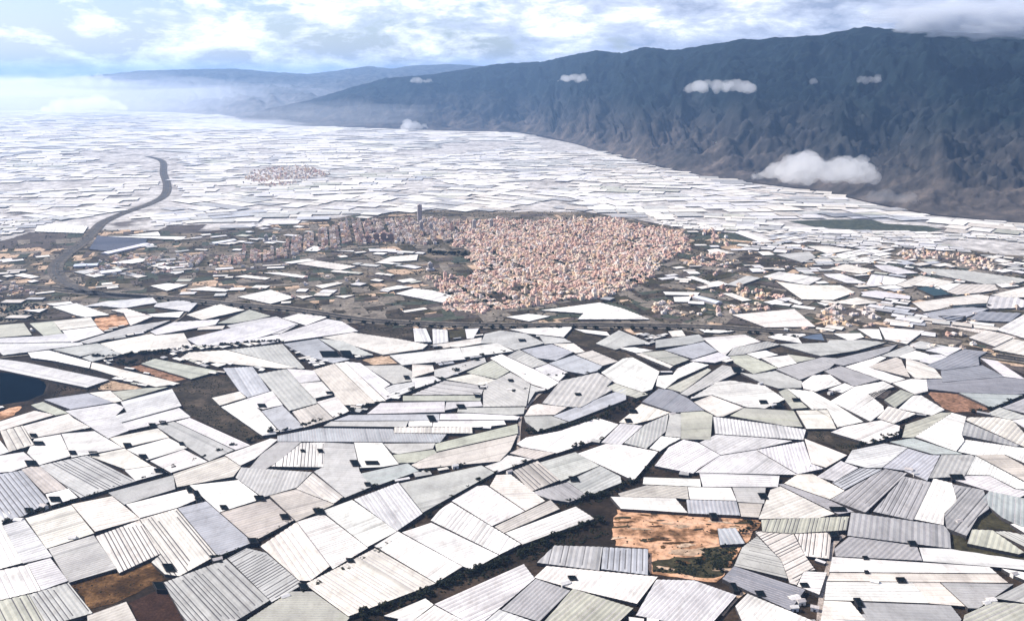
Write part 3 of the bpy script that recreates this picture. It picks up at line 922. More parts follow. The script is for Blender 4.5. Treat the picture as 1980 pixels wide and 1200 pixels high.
ribbon('track', [(1180, 330), (1400, 358), (1640, 400), (1700, 408), (1800, 424), (1980, 440)], 60, 2.05, M['pale_track'])
ribbon('track', [(380, 580), (350, 615), (300, 640), (220, 668), (130, 680), (0, 692)], 8, 2.0, M['verge'])

tag(sheet('water', plot((0, 640), '-200,318 60,326 250,352 345,395 360,430 335,495 220,545 60,575 -60,590 -260,560'), 1.4, M['reservoir']), kind='structure')
bankpath = plot((0, 640), '-200,318 60,326 250,352 345,395 360,430 335,495 220,545 60,575 -60,590')
P = [ground(x, y) for x, y in bankpath]
V, F = [], []
cb = ground(30, 750)
k = 0
Q = []
for a, b in zip(P, P[1:]):
    n = max(2, int((b - a).length / 8))
    Q += [a.lerp(b, t / n) for t in range(n)]
for i, q in enumerate(Q):
    d = (q - cb).normalized()
    prof = [(-1, 0.5), (3, 4.0), (7, 4.4), (14, 2.5), (24, 0.1)]
    for r, z in prof:
        V.append(q + d * (r + rnd.uniform(-1, 1)) + Vector((0, 0, z + (rnd.uniform(-0.6, 0.6) if 0 < z else 0))))
    if i:
        for j in range(4):
            a = (i - 1) * 5 + j; F.append((a, a + 1, a + 6, a + 5))
tag(link('reservoir_bank', V, F, M['soil_ground']), kind='structure')

# ---------------------------------------------------------------- irrigation tanks and sheds beside the greenhouses
tank_items = []
for w in TANKS.split():
    x, y, hw, hd = map(float, w.split(','))
    tank_items.append(dict(px=x, py=y, hw=hw, hd=hd, desc=('long dark irrigation tank' if hw > 2.4 * hd else 'dark square irrigation tank')))
rank_labels(tank_items)
for it in tank_items:
    c = ground(it['px'], it['py'])
    q = [ground(it['px'] + sx * it['hw'] + sy * it['hd'] * 0.55, it['py'] + sy * it['hd']) for sx, sy in ((-1, -1), (1, -1), (1, 1), (-1, 1))]
    q = [((p.x - c.x) * 0.85, (p.y - c.y) * 0.85) for p in q]
    if area(q) < 0: q.reverse()
    root = tag(empty('irrigation_tank', c), it['label'], 'water tank', 'irrigation tanks between the greenhouses')
    H = rnd.uniform(6.9, 7.4)
    a, b = q, inset(q, 0.8)
    V = [(x, y, 0) for x, y in a] + [(x, y, H) for x, y in a] + [(x, y, H) for x, y in b] + [(x, y, H - 1.2) for x, y in b]
    F = []
    for i in range(4):
        j = (i + 1) % 4
        F += [(i, j, 4 + j, 4 + i), (4 + i, 4 + j, 8 + j, 8 + i), (8 + i, 8 + j, 12 + j, 12 + i)]
    link('tank_wall', V, F, M['tank_wall'], root)
    link('tank_water', [(x, y, H - 0.5) for x, y in b], [(0, 1, 2, 3)], M['tank_water'], root)

SHEDS = '85,983 37,1010 421,1087 552,1159 985,916 880,905 141,1045 1535,1162 1548,1168 1853,1013 1757,912 1768,920 1605,762 1618,758 1300,804 986,757 1012,727 1048,757 1915,1166 1906,1172 1575,1180 1558,905 1495,787 935,752 557,833 1092,1133 1960,1115 62,640 1535,1180 1470,745 1520,640 1690,1130'
shed_items = []
for w in SHEDS.split():
    x, y = map(float, w.split(','))
    shed_items.append(dict(px=x, py=y, desc='small pale farm shed'))
rank_labels(shed_items)
for it in shed_items:
    c = ground(it['px'], it['py']); c.z = 0.3
    s = rnd.uniform(0.8, 1.4); L, W, H = 5.5 * s, 3.5 * s, 6.4
    root = tag(empty('farm_shed', c), it['label'], 'shed', 'farm sheds beside the greenhouses')
    root.rotation_euler.z = rnd.uniform(-0.6, 0.6)
    V = [(-L, -W, 0), (L, -W, 0), (L, W, 0), (-L, W, 0), (-L, -W, H), (L, -W, H), (L, W, H), (-L, W, H), (-L, 0, H + 2), (L, 0, H + 2)]
    link('wall', V, [(0, 1, 5, 4), (2, 3, 7, 6), (3, 0, 4, 8, 7), (1, 2, 6, 9, 5)], M['shed_wall'], root)
    e = 0.6
    rz = -e * 2 / W
    V = [(-L - e, -W - e, H + rz), (L + e, -W - e, H + rz), (L + e, 0, H + 2.05), (-L - e, 0, H + 2.05), (L + e, W + e, H + rz), (-L - e, W + e, H + rz)]
    link('roof', V, [(0, 1, 2, 3), (3, 2, 4, 5)], M['shed_wall'] if rnd.random() < 0.6 else M['shed_roof'], root)
    link('door', [(-1.6, -W - 0.08, 0), (1.6, -W - 0.08, 0), (1.6, -W - 0.08, 3.6), (-1.6, -W - 0.08, 3.6)], [(0, 1, 2, 3)], M['vent'], root)

# ---------------------------------------------------------------- town
HOUSE_COL = [('pink', (0.72, 0.52, 0.435)), ('cream', (0.78, 0.655, 0.52)), ('salmon', (0.62, 0.41, 0.32)), ('pale', (0.78, 0.70, 0.64)), ('beige', (0.56, 0.455, 0.375)), ('ochre', (0.72, 0.54, 0.36))]
def house_shape(kind, rg):
    """flat roofed block with parapet and stair head; footprint about 1 x 1, height 1 (unit)"""
    V, F = [], []
    def box(x0, x1, y0, y1, z0, z1, top=True):
        b = len(V)
        V.extend([(x0, y0, z0), (x1, y0, z0), (x1, y1, z0), (x0, y1, z0), (x0, y0, z1), (x1, y0, z1), (x1, y1, z1), (x0, y1, z1)])
        F.extend([(b, b + 1, b + 5, b + 4), (b + 1, b + 2, b + 6, b + 5), (b + 2, b + 3, b + 7, b + 6), (b + 3, b, b + 4, b + 7)])
        if top: F.append((b + 4, b + 5, b + 6, b + 7))
    def block(x0, x1, y0, y1, h, p=0.06):
        box(x0, x1, y0, y1, 0, h, False)
        b = len(V); t = 0.03
        V.extend([(x0 + t, y0 + t, h), (x1 - t, y0 + t, h), (x1 - t, y1 - t, h), (x0 + t, y1 - t, h), (x0 + t, y0 + t, h - p), (x1 - t, y0 + t, h - p), (x1 - t, y1 - t, h - p), (x0 + t, y1 - t, h - p)])
        o = b - 4
        for i in range(4):
            j = (i + 1) % 4
            F.append((o + i, o + j, b + j, b + i)); F.append((b + j, b + i, b + 4 + i, b + 4 + j))
        F.append((b + 4, b + 5, b + 6, b + 7))
    if kind == 0: block(-.5, .5, -.5, .5, 1); box(.05, .38, -.1, .3, .94, 1.28)
    elif kind == 1: block(-.5, .1, -.5, .5, 1); block(.103, .5, -.5, .2, .7); box(-.4, -.1, .1, .4, .94, 1.25)
    elif kind == 2: block(-.5, .5, -.5, 0, .72); block(-.5, .5, .003, .5, 1.05); box(-.2, .1, .1, .4, .99, 1.3)
    elif kind == 3: block(-.5, -.05, -.5, .5, .85); block(-.047, .5, -.35, .5, 1.1); box(.1, .4, 0, .3, 1.04, 1.35)
    else:
        box(-.5, .5, -.5, .5, 0, .8, False); b = len(V)
        V.extend([(-.55, -.55, .8), (.55, -.55, .8), (.55, .55, .8), (-.55, .55, .8), (-.3, 0, 1.1), (.3, 0, 1.1)])
        F.extend([(b, b + 1, b + 5, b + 4), (b + 1, b + 2, b + 5), (b + 2, b + 3, b + 4, b + 5), (b + 3, b, b + 4)])
    return V, F
HS = [house_shape(k, rnd) for k in range(5)]
HM = []
for k, (V, F) in enumerate(HS):
    me = bpy.data.meshes.new('house'); me.from_pydata(V, [], F); me.materials.append(M['render']); me.update(); HM.append(me)

TOWN = [  # corner list, cover, height range, street grid angle, tint weights
 ([(855, 600), (930, 609), (1000, 600), (1060, 590), (1150, 577), (1230, 558), (1262, 535), (1282, 512), (1318, 490), (1338, 470), (1322, 455), (1280, 442), (1200, 426), (1130, 419), (1050, 428), (960, 424), (900, 432), (880, 470), (900, 500), (930, 520), (890, 540), (840, 550), (860, 575)], 0.9, (5, 11), 22, (5, 4, 3, 2, 2, 2)),
 ([(640, 440), (700, 425), (830, 425), (900, 430), (880, 470), (820, 475), (760, 470), (680, 470), (600, 490), (540, 488), (560, 465)], 0.6, (6, 16), 12, (2, 2, 1, 4, 4, 1)),
 ([(820, 535), (890, 530), (930, 520), (890, 545), (850, 565)], 0.45, (6, 12), 22, (4, 3, 3, 1, 2, 2)),
 ([(400, 515), (440, 495), (540, 480), (600, 478), (560, 500), (470, 512)], 0.7, (6, 12), 15, (3, 2, 2, 3, 3, 1)),
 ([(150, 510), (230, 495), (400, 490), (400, 512), (300, 530), (190, 540)], 0.26, (6, 11), 10, (1, 2, 1, 5, 4, 1)),
 ([(1330, 498), (1400, 490), (1425, 508), (1400, 515), (1330, 515)], 0.42, (6, 11), 15, (4, 4, 3, 2, 2, 3)),
 ([(1395, 560), (1440, 555), (1510, 568), (1510, 580), (1440, 582)], 0.42, (6, 11), 15, (5, 4, 3, 2, 2, 3)),
 ([(1825, 500), (1870, 492), (1925, 510), (1930, 525), (1860, 520)], 0.42, (6, 11), 15, (2, 6, 1, 3, 2, 4)),
 ([(1255, 590), (1300, 587), (1360, 600), (1340, 612), (1265, 608)], 0.5, (6, 10), 15, (2, 6, 1, 4, 2, 3)),
 ([(1560, 620), (1600, 592), (1660, 592), (1700, 615), (1690, 632), (1620, 636)], 0.32, (6, 11), 25, (2, 4, 2, 5, 2, 2)),
 ([(1790, 632), (1850, 640), (1880, 655), (1830, 655)], 0.3, (6, 11), 25, (2, 4, 2, 5, 2, 2)),
 ([(1400, 595), (1450, 592), (1480, 600), (1430, 606), (1390, 604)], 0.3, (6, 10), 25, (2, 4, 2, 5, 2, 2)),
 ([(1720, 488), (1760, 482), (1850, 490), (1840, 502), (1740, 500)], 0.4, (6, 10), 25, (2, 4, 2, 5, 2, 2)),
 ([(-10, 560), (40, 548), (70, 560), (60, 578), (-10, 582)], 0.4, (6, 10), 25, (2, 4, 2, 5, 2, 2)),
 ([(470, 345), (520, 322), (590, 320), (640, 335), (600, 350), (520, 362)], 0.26, (7, 11), 25, (3, 4, 1, 4, 2, 1)),
 ([(1690, 655), (1760, 660), (1960, 690), (1960, 697), (1800, 675)], 0.18, (6, 9), 25, (2, 4, 2, 5, 2, 2)),
 ([(300, 500), (430, 520), (640, 500), (700, 540), (560, 580), (400, 560)], 0.02, (5, 9), 12, (2, 3, 1, 4, 3, 1)),
 ([(1400, 470), (1700, 480), (1980, 500), (1980, 690), (1500, 640), (1330, 600)], 0.03, (5, 9), 12, (2, 4, 1, 4, 3, 2)),
 ([(1340, 440), (1380, 445), (1420, 470), (1390, 480)], 0.25, (6, 12), 22, (4, 4, 3, 2, 2, 3)),
]
PARKS = [(868, 490, 45, 12), (740, 522, 70, 7), (955, 574, 30, 6), (1015, 560, 18, 5), (850, 520, 40, 8)]
houses = []
for poly, cover, hr, ang, wts in TOWN:
    gp = [ground(x, y) for x, y in poly]
    ca, sa = math.cos(R(ang)), math.sin(R(ang))
    us = [p.x * ca + p.y * sa for p in gp]; vs = [-p.x * sa + p.y * ca for p in gp]
    du, dv = 14.5, 13.5
    iu = 0; u = min(us)
    while u < max(us):
        iu += 1
        u += du * (2.2 if iu % 9 == 0 else (1.55 if iu % 3 == 0 else 1.0))
        iv = 0; v = min(vs)
        while v < max(vs):
            iv += 1
            v += dv * (2.6 if iv % 8 == 0 else (1.6 if iv % 2 == 0 else 1.0))
            x, y = u * ca - v * sa, u * sa + v * ca
            q = proj(x, y)
            if not q: continue
            jx = 16 * mnoise.noise(Vector((x / 140, y / 140, 7.7))) + 8 * mnoise.noise(Vector((x / 45, y / 45, 2.2))); jy = 7 * mnoise.noise(Vector((x / 140, y / 140, 17.7))) + 4 * mnoise.noise(Vector((x / 45, y / 45, 12.2)))
            if not inside(q[0] + jx, q[1] + jy, poly): continue
            if any(((q[0] - a) / c) ** 2 + ((q[1] - b) / d) ** 2 < 1 for a, b, c, d in PARKS): continue
            dens = mnoise.noise(Vector((x / 130, y / 130, 3.1))) * 1.1
            if rnd.random() > cover * (1 + 0.6 * dens): continue
            if any(inside(q[0], q[1], g['poly']) for g in GH if abs(g['px'] - q[0]) < 80 and abs(g['py'] - q[1]) < 40): continue
            h = rnd.uniform(*hr) * (1 + 0.6 * mnoise.noise(Vector((x / 120, y / 120, 9.0))))
            if rnd.random() < 0.06: h *= 1.9
            ci = rnd.choices(range(6), wts)[0]
            houses.append(dict(x=x, y=y, px=q[0], py=q[1], h=h, k=rnd.choices(range(5), (4, 3, 3, 3, 1))[0], c=ci,
                               w=du * rnd.uniform(0.82, 1.0), d=dv * rnd.uniform(0.82, 1.0), r=R(ang) + rnd.choice((0, 1, 2, 3)) * math.pi / 2 + rnd.uniform(-.06, .06)))
houses.sort(key=lambda h: math.hypot(h['x'], h['y']) - (400 if 850 < h['px'] < 1300 else 0))
near, rest = houses[:300], houses[300:]
for h in near:
    st = 'low' if h['h'] < 9 else ('tall' if h['h'] > 14 else 'mid height')
    h['desc'] = f"{st} {HOUSE_COL[h['c']][0]} {'tile roofed' if h['k'] == 4 else 'flat roofed'} house"
rank_labels(near)
for h in near:
    o = bpy.data.objects.new('house', HM[h['k']]); COL.objects.link(o)
    o.location = (h['x'], h['y'], 0); o.rotation_euler.z = h['r']; o.scale = (h['w'], h['d'], h['h'])
    k = rnd.uniform(0.85, 1.15); o.color = tuple(min(0.85, x * k) for x in HOUSE_COL[h['c']][1]) + (1,)
    tag(o, h['label'], 'house', 'houses of the town and its hamlets')
V, F, T = [], [], []
for h in rest:
    sv, sf = HS[h['k']]
    b = len(V); ca, sa = math.cos(h['r']), math.sin(h['r'])
    for x, y, z in sv:
        x *= h['w']; y *= h['d']
        V.append((h['x'] + x * ca - y * sa, h['y'] + x * sa + y * ca, z * h['h']))
    k = rnd.uniform(0.85, 1.15); col = tuple(min(0.85, x * k) for x in HOUSE_COL[h['c']][1])
    for f in sf: F.append([b + i for i in f]); T.append(col)
o = link('town_houses', V, F, M['render_far']); face_tint(o, T)
tag(o, 'dense mass of pink and cream houses filling the town', 'houses', kind='stuff')

def tower(px, py, w, d, floors, rot, label, cat, tint, name):
    """block with floor bands of windows on four sides, set-back roof room"""
    c = ground(px, py)
    root = tag(empty(name, c), label, cat); root.rotation_euler.z = R(rot)
    H = floors * 3.3 + 4
    def bx(x0, x1, y0, y1, z0, z1):
        return [(x0, y0, z0), (x1, y0, z0), (x1, y1, z0), (x0, y1, z0), (x0, y0, z1), (x1, y0, z1), (x1, y1, z1), (x0, y1, z1)]
    BF = [(0, 1, 5, 4), (1, 2, 6, 5), (2, 3, 7, 6), (3, 0, 4, 7), (4, 5, 6, 7)]
    def box(nm, dims, m):
        o = link(nm, bx(*dims), BF, m, root); o.color = (*tint, 1); return o
    box('podium', (-w * .9, w * .9, -d * .9, d * .9, 0, 6), M['render'])
    box('wall', (-w / 2, w / 2, -d / 2, d / 2, 6.01, H), M['render'])
    box('roof_room', (-w / 4, w / 4, -d / 4, d / 4, H + .01, H + 5), M['render'])
    for f in range(1, floors):                      # a ribbon of glass right round each floor
        z0 = max(4 + f * 3.3, 6.3); a, b = w / 2 + .06, d / 2 + .06
        V = [(x, y, z) for z in (z0, z0 + 1.7) for x, y in ((-a, -b), (a, -b), (a, b), (-a, b))]
        link('window_band', V, [(k, (k + 1) % 4, 4 + (k + 1) % 4, 4 + k) for k in range(4)], M['window'], root)
tower(812, 432, 21, 21, 27, 15, 'tall slim pale tower rising above the back of the town', 'tower', (0.62, 0.56, 0.54), 'tower_block')
blocks = [(728, 466, 24, 16, 9, 'reddish brick apartment block, first of the row west of the tower'), (742, 466, 24, 16, 10, 'reddish brick apartment block, second of the row west of the tower'),
          (756, 466, 24, 16, 9, 'reddish brick apartment block, third of the row west of the tower'), (712, 468, 24, 16, 8, 'reddish brick apartment block at the far western end of the row')]
for x, y, w, d, f, lab in blocks: tower(x, y, w, d, f, 10, lab, 'apartment block', (0.50, 0.34, 0.28), 'apartment_block')
for x, y, f, lab in ((815, 446, 12, 'pale apartment block at the foot of the slim tower'), (833, 447, 10, 'pale apartment block just east of the slim tower'), (917, 445, 13, 'slender pale block standing alone above the low houses'),
                     (950, 442, 12, 'thin pale block beside a second slender block at the back of town'), (515, 467, 7, 'pale square block at the western edge of town'), (530, 467, 6, 'lower pale block beside the square block west of town'), (832, 522, 7, 'lone slim block by the dark park south west of town')):
    tower(x, y, 16, 15, f, 15, lab, 'apartment block', (0.66, 0.61, 0.58), 'apartment_block')

# long industrial halls by the valley road
def hall(a, b, w, label, tint):
    A, B = ground(*a), ground(*b); c = (A + B) / 2; d = B - A; L = d.length / 2; W = w / 2
    root = tag(empty('warehouse', c), label, 'warehouse', 'industrial halls by the highway bend'); root.rotation_euler.z = math.atan2(d.y, d.x)
    H = 9
    V = [(-L, -W, 0), (L, -W, 0), (L, W, 0), (-L, W, 0), (-L, -W, H), (L, -W, H), (L, W, H), (-L, W, H), (-L, 0, H + 3), (L, 0, H + 3)]
    o = link('wall', V, [(0, 1, 5, 4), (2, 3, 7, 6), (3, 0, 4, 8, 7), (1, 2, 6, 9, 5)], M['render'], root); o.color = (0.4, 0.38, 0.38, 1)
    V = [(-L - 1, -W - 1, H), (L + 1, -W - 1, H), (L + 1, 0, H + 3.1), (-L - 1, 0, H + 3.1), (L + 1, W + 1, H), (-L - 1, W + 1, H)]
    o = link('roof', V, [(0, 1, 2, 3), (3, 2, 4, 5)], M['sheet_metal'], root); o.color = (*tint, 1)
hall((202, 494), (284, 475), 40, 'long thin pale hall slanting beside the blue netted yard', (0.75, 0.72, 0.78))
hall((194, 531), (232, 526), 45, 'small white hall below the long thin hall', (0.8, 0.78, 0.8))
hall((145, 517), (190, 515), 40, 'blue white hall in the inner curve of the highway', (0.62, 0.66, 0.75))
hall((410, 474), (453, 467), 36, 'narrow white hall among dark trees at the western town edge', (0.8, 0.8, 0.82))
hall((1345, 578), (1390, 590), 30, 'grey blue hall on the scrub east of town', (0.6, 0.62, 0.68))

# the blue netted yard (one netting house with posts showing as a grid)
yp = [ground(x, y) for x, y in plot((0, 400), '755,232 1138,258 1130,288 828,350 690,335')]
c = sum(yp, Vector()) / len(yp)
loc = [(p.x - c.x, p.y - c.y) for p in yp]
if area(loc) < 0: loc.reverse()
root = tag(empty('netting_house', c), 'wide dark blue netted yard inside the bend of the highway', 'net house')
V, F, MI = roof_geometry(loc, (0.94, 0.34), 'f', 26, 1.6, 5, random.Random(3))
o = link('roof', V, F, [M['film'], M['film_far'], M['seam']], root, MI); panels(o); o.color = (0.05, 0.055, 0.08, 1)
V, F = walls(loc, 5.3); link('side_wall', V, F, M['net'], root)

# dark net-covered pools / shade houses on the right
def netpool(org, pts, label, tint):
    p = [ground(x, y) for x, y in plot(org, pts)]
    c = sum(p, Vector()) / len(p); loc = [(q.x - c.x, q.y - c.y) for q in p]
    if area(loc) < 0: loc.reverse()
    root = tag(empty('irrigation_pool', c), label, 'pool', 'dark irrigation pools')
    H = 6.4; b = inset(loc, 3.0); a = inset(loc, -4.0); n = len(loc)
    V = [(x, y, 0) for x, y in a] + [(x, y, H) for x, y in loc] + [(x, y, H) for x, y in b] + [(x, y, H - 2) for x, y in inset(loc, 5.0)]
    F = []
    for r in range(3):
        for i in range(n):
            j = (i + 1) % n; F.append((r * n + i, r * n + j, r * n + n + j, r * n + n + i))
    link('embankment', V, F, M['scrub'], root)
    o = link('pool_water', [(x, y, H - 0.8) for x, y in b], [list(range(n))], M['pool_liner'], root); o.color = (*tint, 1)
netpool((1200, 640), '1378,62 1480,38 1560,30 1588,92 1450,78', 'blue grey irrigation pool below the roadside hamlet', (0.10, 0.13, 0.18))
netpool((1580, 400), '1022,777 1310,757 1350,775 1050,795', 'long black irrigation pool between two pale greenhouses east of the hamlet', (0.02, 0.03, 0.035))
netpool((1580, 400), '932,857 1148,857 1120,893 1000,888', 'black irrigation pool beside the slate netting house', (0.03, 0.04, 0.06))
netpool((1580, 400), '760,640 900,612 1040,688 900,704', 'teal irrigation pool on the plain east of town', (0.03, 0.06, 0.07))

# ---------------------------------------------------------------- trees and scrub
def tree_meshes(seed):
    rg = random.Random(seed)
    V, F = [], []
    blobs = [(Vector((rg.gauss(0, .26), rg.gauss(0, .26), rg.uniform(.42, .85))), rg.uniform(.2, .34)) for _ in range(9)]
    for c, r in blobs:
        for _ in range(34):
            d = Vector((rg.gauss(0, 1), rg.gauss(0, 1), rg.gauss(0, 1))).normalized()
            p = c + d * r * rg.uniform(.55, 1.05)
            s = rg.uniform(.05, .11)
            t = d.cross(Vector((rg.gauss(0, 1), rg.gauss(0, 1), rg.gauss(0, 1)))).normalized(); u = d.cross(t) + d * rg.uniform(-.5, .5)
            b = len(V); V += [p - t * s - u * s, p + t * s - u * s * .4, p + t * s * .3 + u * s, p - t * s + u * s * .6]
            F.append((b, b + 1, b + 2, b + 3))
    crown = bpy.data.meshes.new('crown'); crown.from_pydata([tuple(v) for v in V], [], F); crown.materials.append(M['leaf']); crown.update()
    V, F = [], []
    def limb(a, b, ra, rb):
        d = (b - a).normalized(); t = d.orthogonal().normalized(); u = d.cross(t); o = len(V)
        for p, r in ((a, ra), (b, rb)):
            for k in range(6):
                an = k * math.pi / 3; V.append(p + (t * math.cos(an) + u * math.sin(an)) * r)
        for k in range(6): F.append((o + k, o + (k + 1) % 6, o + 6 + (k + 1) % 6, o + 6 + k))
    limb(Vector((0, 0, 0)), Vector((.02, 0, .45)), .05, .03)
    for c, r in blobs[:4]: limb(Vector((.02, 0, .4)), c, .028, .008)
    trunk = bpy.data.meshes.new('trunk'); trunk.from_pydata([tuple(v) for v in V], [], F); trunk.materials.append(M['bark']); trunk.update()
    return crown, trunk
TM = [tree_meshes(s) for s in range(6)]

ROWS = [  # a name for the row, the line it stands on, spacing, height range, sideways jitter
 ('the dark bank above the long lavender greenhouse', [(178, 692), (230, 690), (300, 683), (350, 678), (450, 668), (546, 661)], 12, (5, 9), 2),
 ('the dark clump beside the reddish strip', [(215, 700), (250, 706), (270, 700)], 10, (5, 9), 4),
 ('the lane from the brown scrub plot to the white roofs', [(482, 852), (520, 838), (560, 833), (640, 812), (700, 790), (750, 771), (800, 756), (862, 733), (935, 690), (1000, 676)], 17, (4, 8), 2),
 ('the black bank under the long grey roofs', [(1250, 768), (1200, 790), (1150, 812), (1100, 827), (1045, 836), (1012, 836)], 11, (5, 9), 3),
 ('the dark ravine across the near greenhouses', [(1155, 1012), (1100, 1030), (1060, 1050), (1020, 1070), (960, 1090), (900, 1112), (860, 1132), (815, 1150), (780, 1168), (735, 1182), (690, 1195)], 13, (4, 8), 5),
 ('the ravine head by the orange plot', [(1248, 905), (1230, 930), (1190, 950), (1150, 962), (1112, 972), (1082, 972)], 11, (4, 8), 4),
 ('the grey lane under the white roofs', [(1165, 850), (1140, 857), (1112, 866), (1090, 880)], 12, (4, 7), 2),
 ('the orange plot edge', [(1440, 1028), (1452, 1015), (1395, 1070), (1420, 1085), (1390, 1100), (1360, 1085), (1310, 1090), (1280, 1098)], 16, (3, 6), 6),
 ('the hedge round the cream greenhouse', [(1755, 800), (1752, 815), (1745, 830), (1735, 842), (1700, 856), (1665, 862), (1640, 880)], 10, (4, 8), 2),
 ('the diagonal hedge by the rusty field', [(1985, 765), (1955, 778), (1925, 788), (1900, 795), (1870, 800)], 11, (4, 7), 2),
 ('the lane over the striped lavender roofs', [(10, 1012), (60, 992), (120, 978), (240, 940), (330, 908), (400, 884), (478, 852)], 24, (3.5, 6), 1.5),
 ('the lane through the middle of the cream roofs', [(420, 1085), (490, 1052), (560, 1012), (640, 978), (700, 950), (780, 925), (860, 905), (930, 897)], 24, (3.5, 6), 1.5),
 ('the lane from the bottom edge to the grey roofs', [(560, 1160), (700, 1088), (800, 1020), (900, 945), (960, 915), (1050, 885)], 28, (3.5, 6), 1.5),
 ('the highway verge', [(300, 580), (440, 594), (560, 604), (700, 626), (900, 636), (1200, 637), (1400, 642), (1560, 655)], 22, (5, 9), 1),
 ('the crooked farm track', [(990, 762), (1022, 752), (1045, 742), (1062, 730), (1112, 728), (1135, 724), (1162, 718), (1182, 712)], 13, (4, 7), 2),
 ('the park west of the dense town', [(830, 488), (850, 494), (875, 490), (900, 496)], 6, (8, 13), 4),
 ('the dark grove south west of town', [(665, 520), (700, 523), (740, 521), (780, 519), (812, 520)], 7, (7, 12), 3),
 ('the green square at the front of town', [(935, 574), (960, 577), (985, 578), (1010, 560)], 8, (7, 11), 2),
 ('the dark line under the town', [(900, 614), (950, 608), (1010, 600), (1060, 592), (1100, 584), (1150, 579), (1210, 566), (1250, 552), (1268, 530)], 9, (6, 11), 1.5),
 ('the dark grove at the left edge', [(-5, 600), (30, 598), (60, 592), (88, 592)], 7, (8, 13), 5),
 ('the reservoir bank', [(62, 715), (110, 728), (150, 745), (170, 752), (120, 765), (60, 785)], 13, (3, 6), 3),
 ('the black thicket among the grey roofs', [(556, 690), (580, 693), (605, 697), (625, 700)], 8, (5, 9), 3),
 ('the small thicket beside the beige plot', [(660, 686), (680, 690), (700, 692)], 8, (5, 9), 3),
 ('the black tree clump', [(1205, 666), (1222, 662), (1240, 668), (1258, 664), (1266, 672)], 6, (7, 11), 4),
 ('the grey court below the highway', [(1360, 706), (1385, 708), (1375, 714)], 8, (6, 9), 3),
 ('the white cottages', [(1590, 762), (1602, 755), (1620, 760), (1625, 770)], 8, (5, 8), 3),
 ('the lane below the cream roofs', [(1540, 800), (1545, 790), (1575, 830)], 10, (4, 7), 2),
]
tree_items = []
for nm, path, sp_, hr, jit in ROWS:
    pts = []
    for (ax, ay), (bx_, by) in zip(path, path[1:]):
        n = max(1, int(math.hypot(bx_ - ax, by - ay) / sp_))
        for k in range(n):
            t = (k + rnd.uniform(-.3, .3)) / n
            pts.append((ax + (bx_ - ax) * t + rnd.uniform(-1, 1) * jit, ay + (by - ay) * t + rnd.uniform(-1, 1) * jit * .6))
    for k, (x, y) in enumerate(pts):
        h = rnd.uniform(*hr) * 1.35
        tree_items.append(dict(px=x, py=y, h=h, desc=('tall dark bushy tree' if h > 11 else ('low dark bush tree' if h < 7 else 'dark bushy tree'))))
tree_items = tree_items[:300]
rank_labels(tree_items)
for it in tree_items:
    c = ground(it['px'], it['py'])
    root = tag(empty('tree', c), it['label'], 'tree', 'dark trees along lanes and banks')
    s = it['h']; root.scale = (s * rnd.uniform(1.1, 1.6), s * rnd.uniform(1.1, 1.6), s); root.rotation_euler.z = rnd.uniform(0, 6.28)
    cr, tr = rnd.choice(TM)
    for nm, me in (('crown', cr), ('trunk', tr)):
        o = bpy.data.objects.new(nm, me); COL.objects.link(o); o.parent = root

# low scrub: what nobody could count
SCRUB = [(plot((0, 640), '1332,440 1492,372 1760,352 1852,452 1640,520 2040,812 1932,868 1468,652'), 330, (1, 2.4)),
         (plot((0, 900), '550,910 920,832 1175,752 1280,880 870,1070 700,1108'), 90, (.6, 1.6)),
         (plot((1200, 900), '-30,420 480,400 1060,420 1085,440 930,640 800,850 740,900 230,835 215,640 -40,600'), 140, (.5, 1.8)),
         (plot((1200, 900), '640,640 920,620 860,720 760,860 250,820 260,740 600,760'), 330, (1, 3.2)),
         (plot((1200, 640), '1432,762 1600,770 1908,880 1772,958 1602,872'), 160, (.8, 2.2)),
         ([(1158, 1020), (1180, 1030), (1060, 1075), (1020, 1090), (930, 1120), (850, 1150), (780, 1180), (700, 1210), (680, 1200), (780, 1155), (850, 1120), (960, 1075), (1060, 1035)], 520, (.8, 2.8)),
         ([(1250, 765), (1255, 778), (1150, 825), (1040, 842), (1010, 838), (1010, 828), (1090, 820), (1180, 790)], 200, (.8, 2.5)),
         ([(1255, 880), (1300, 900), (1310, 912), (1250, 918), (1190, 955), (1150, 975), (1080, 980), (1080, 965), (1150, 955), (1220, 925)], 260, (.8, 2.8)),
         (TOWNLAND, 4200, (1.0, 5)), ([(1330, 450), (1450, 462), (1700, 468), (1990, 495), (1990, 700), (1720, 666), (1560, 650), (1400, 636), (1300, 610)], 900, (1.5, 5)), (TOWN[0][0], 900, (5, 10)), (TOWN[1][0], 260, (4, 9)),
         (plot((0, 640), '360,400 650,440 690,460 860,380 880,440 350,520 340,500'), 160, (.8, 2.2)),
         (plot((0, 640), '230,200 420,230 700,300 830,350 830,370 190,240'), 130, (.8, 2)),
         ([(690, 630), (800, 636), (790, 652), (720, 650)], 90, (1, 3)),
         ([(1150, 645), (1220, 655), (1290, 690), (1330, 722), (1290, 715), (1200, 680)], 200, (.8, 2.4)),
         ([(0, 590), (90, 588), (95, 605), (60, 625), (0, 622)], 240, (2, 6)),
         ([(280, 690), (330, 678), (300, 700), (260, 712)], 60, (1, 3))]
V, F = [], []
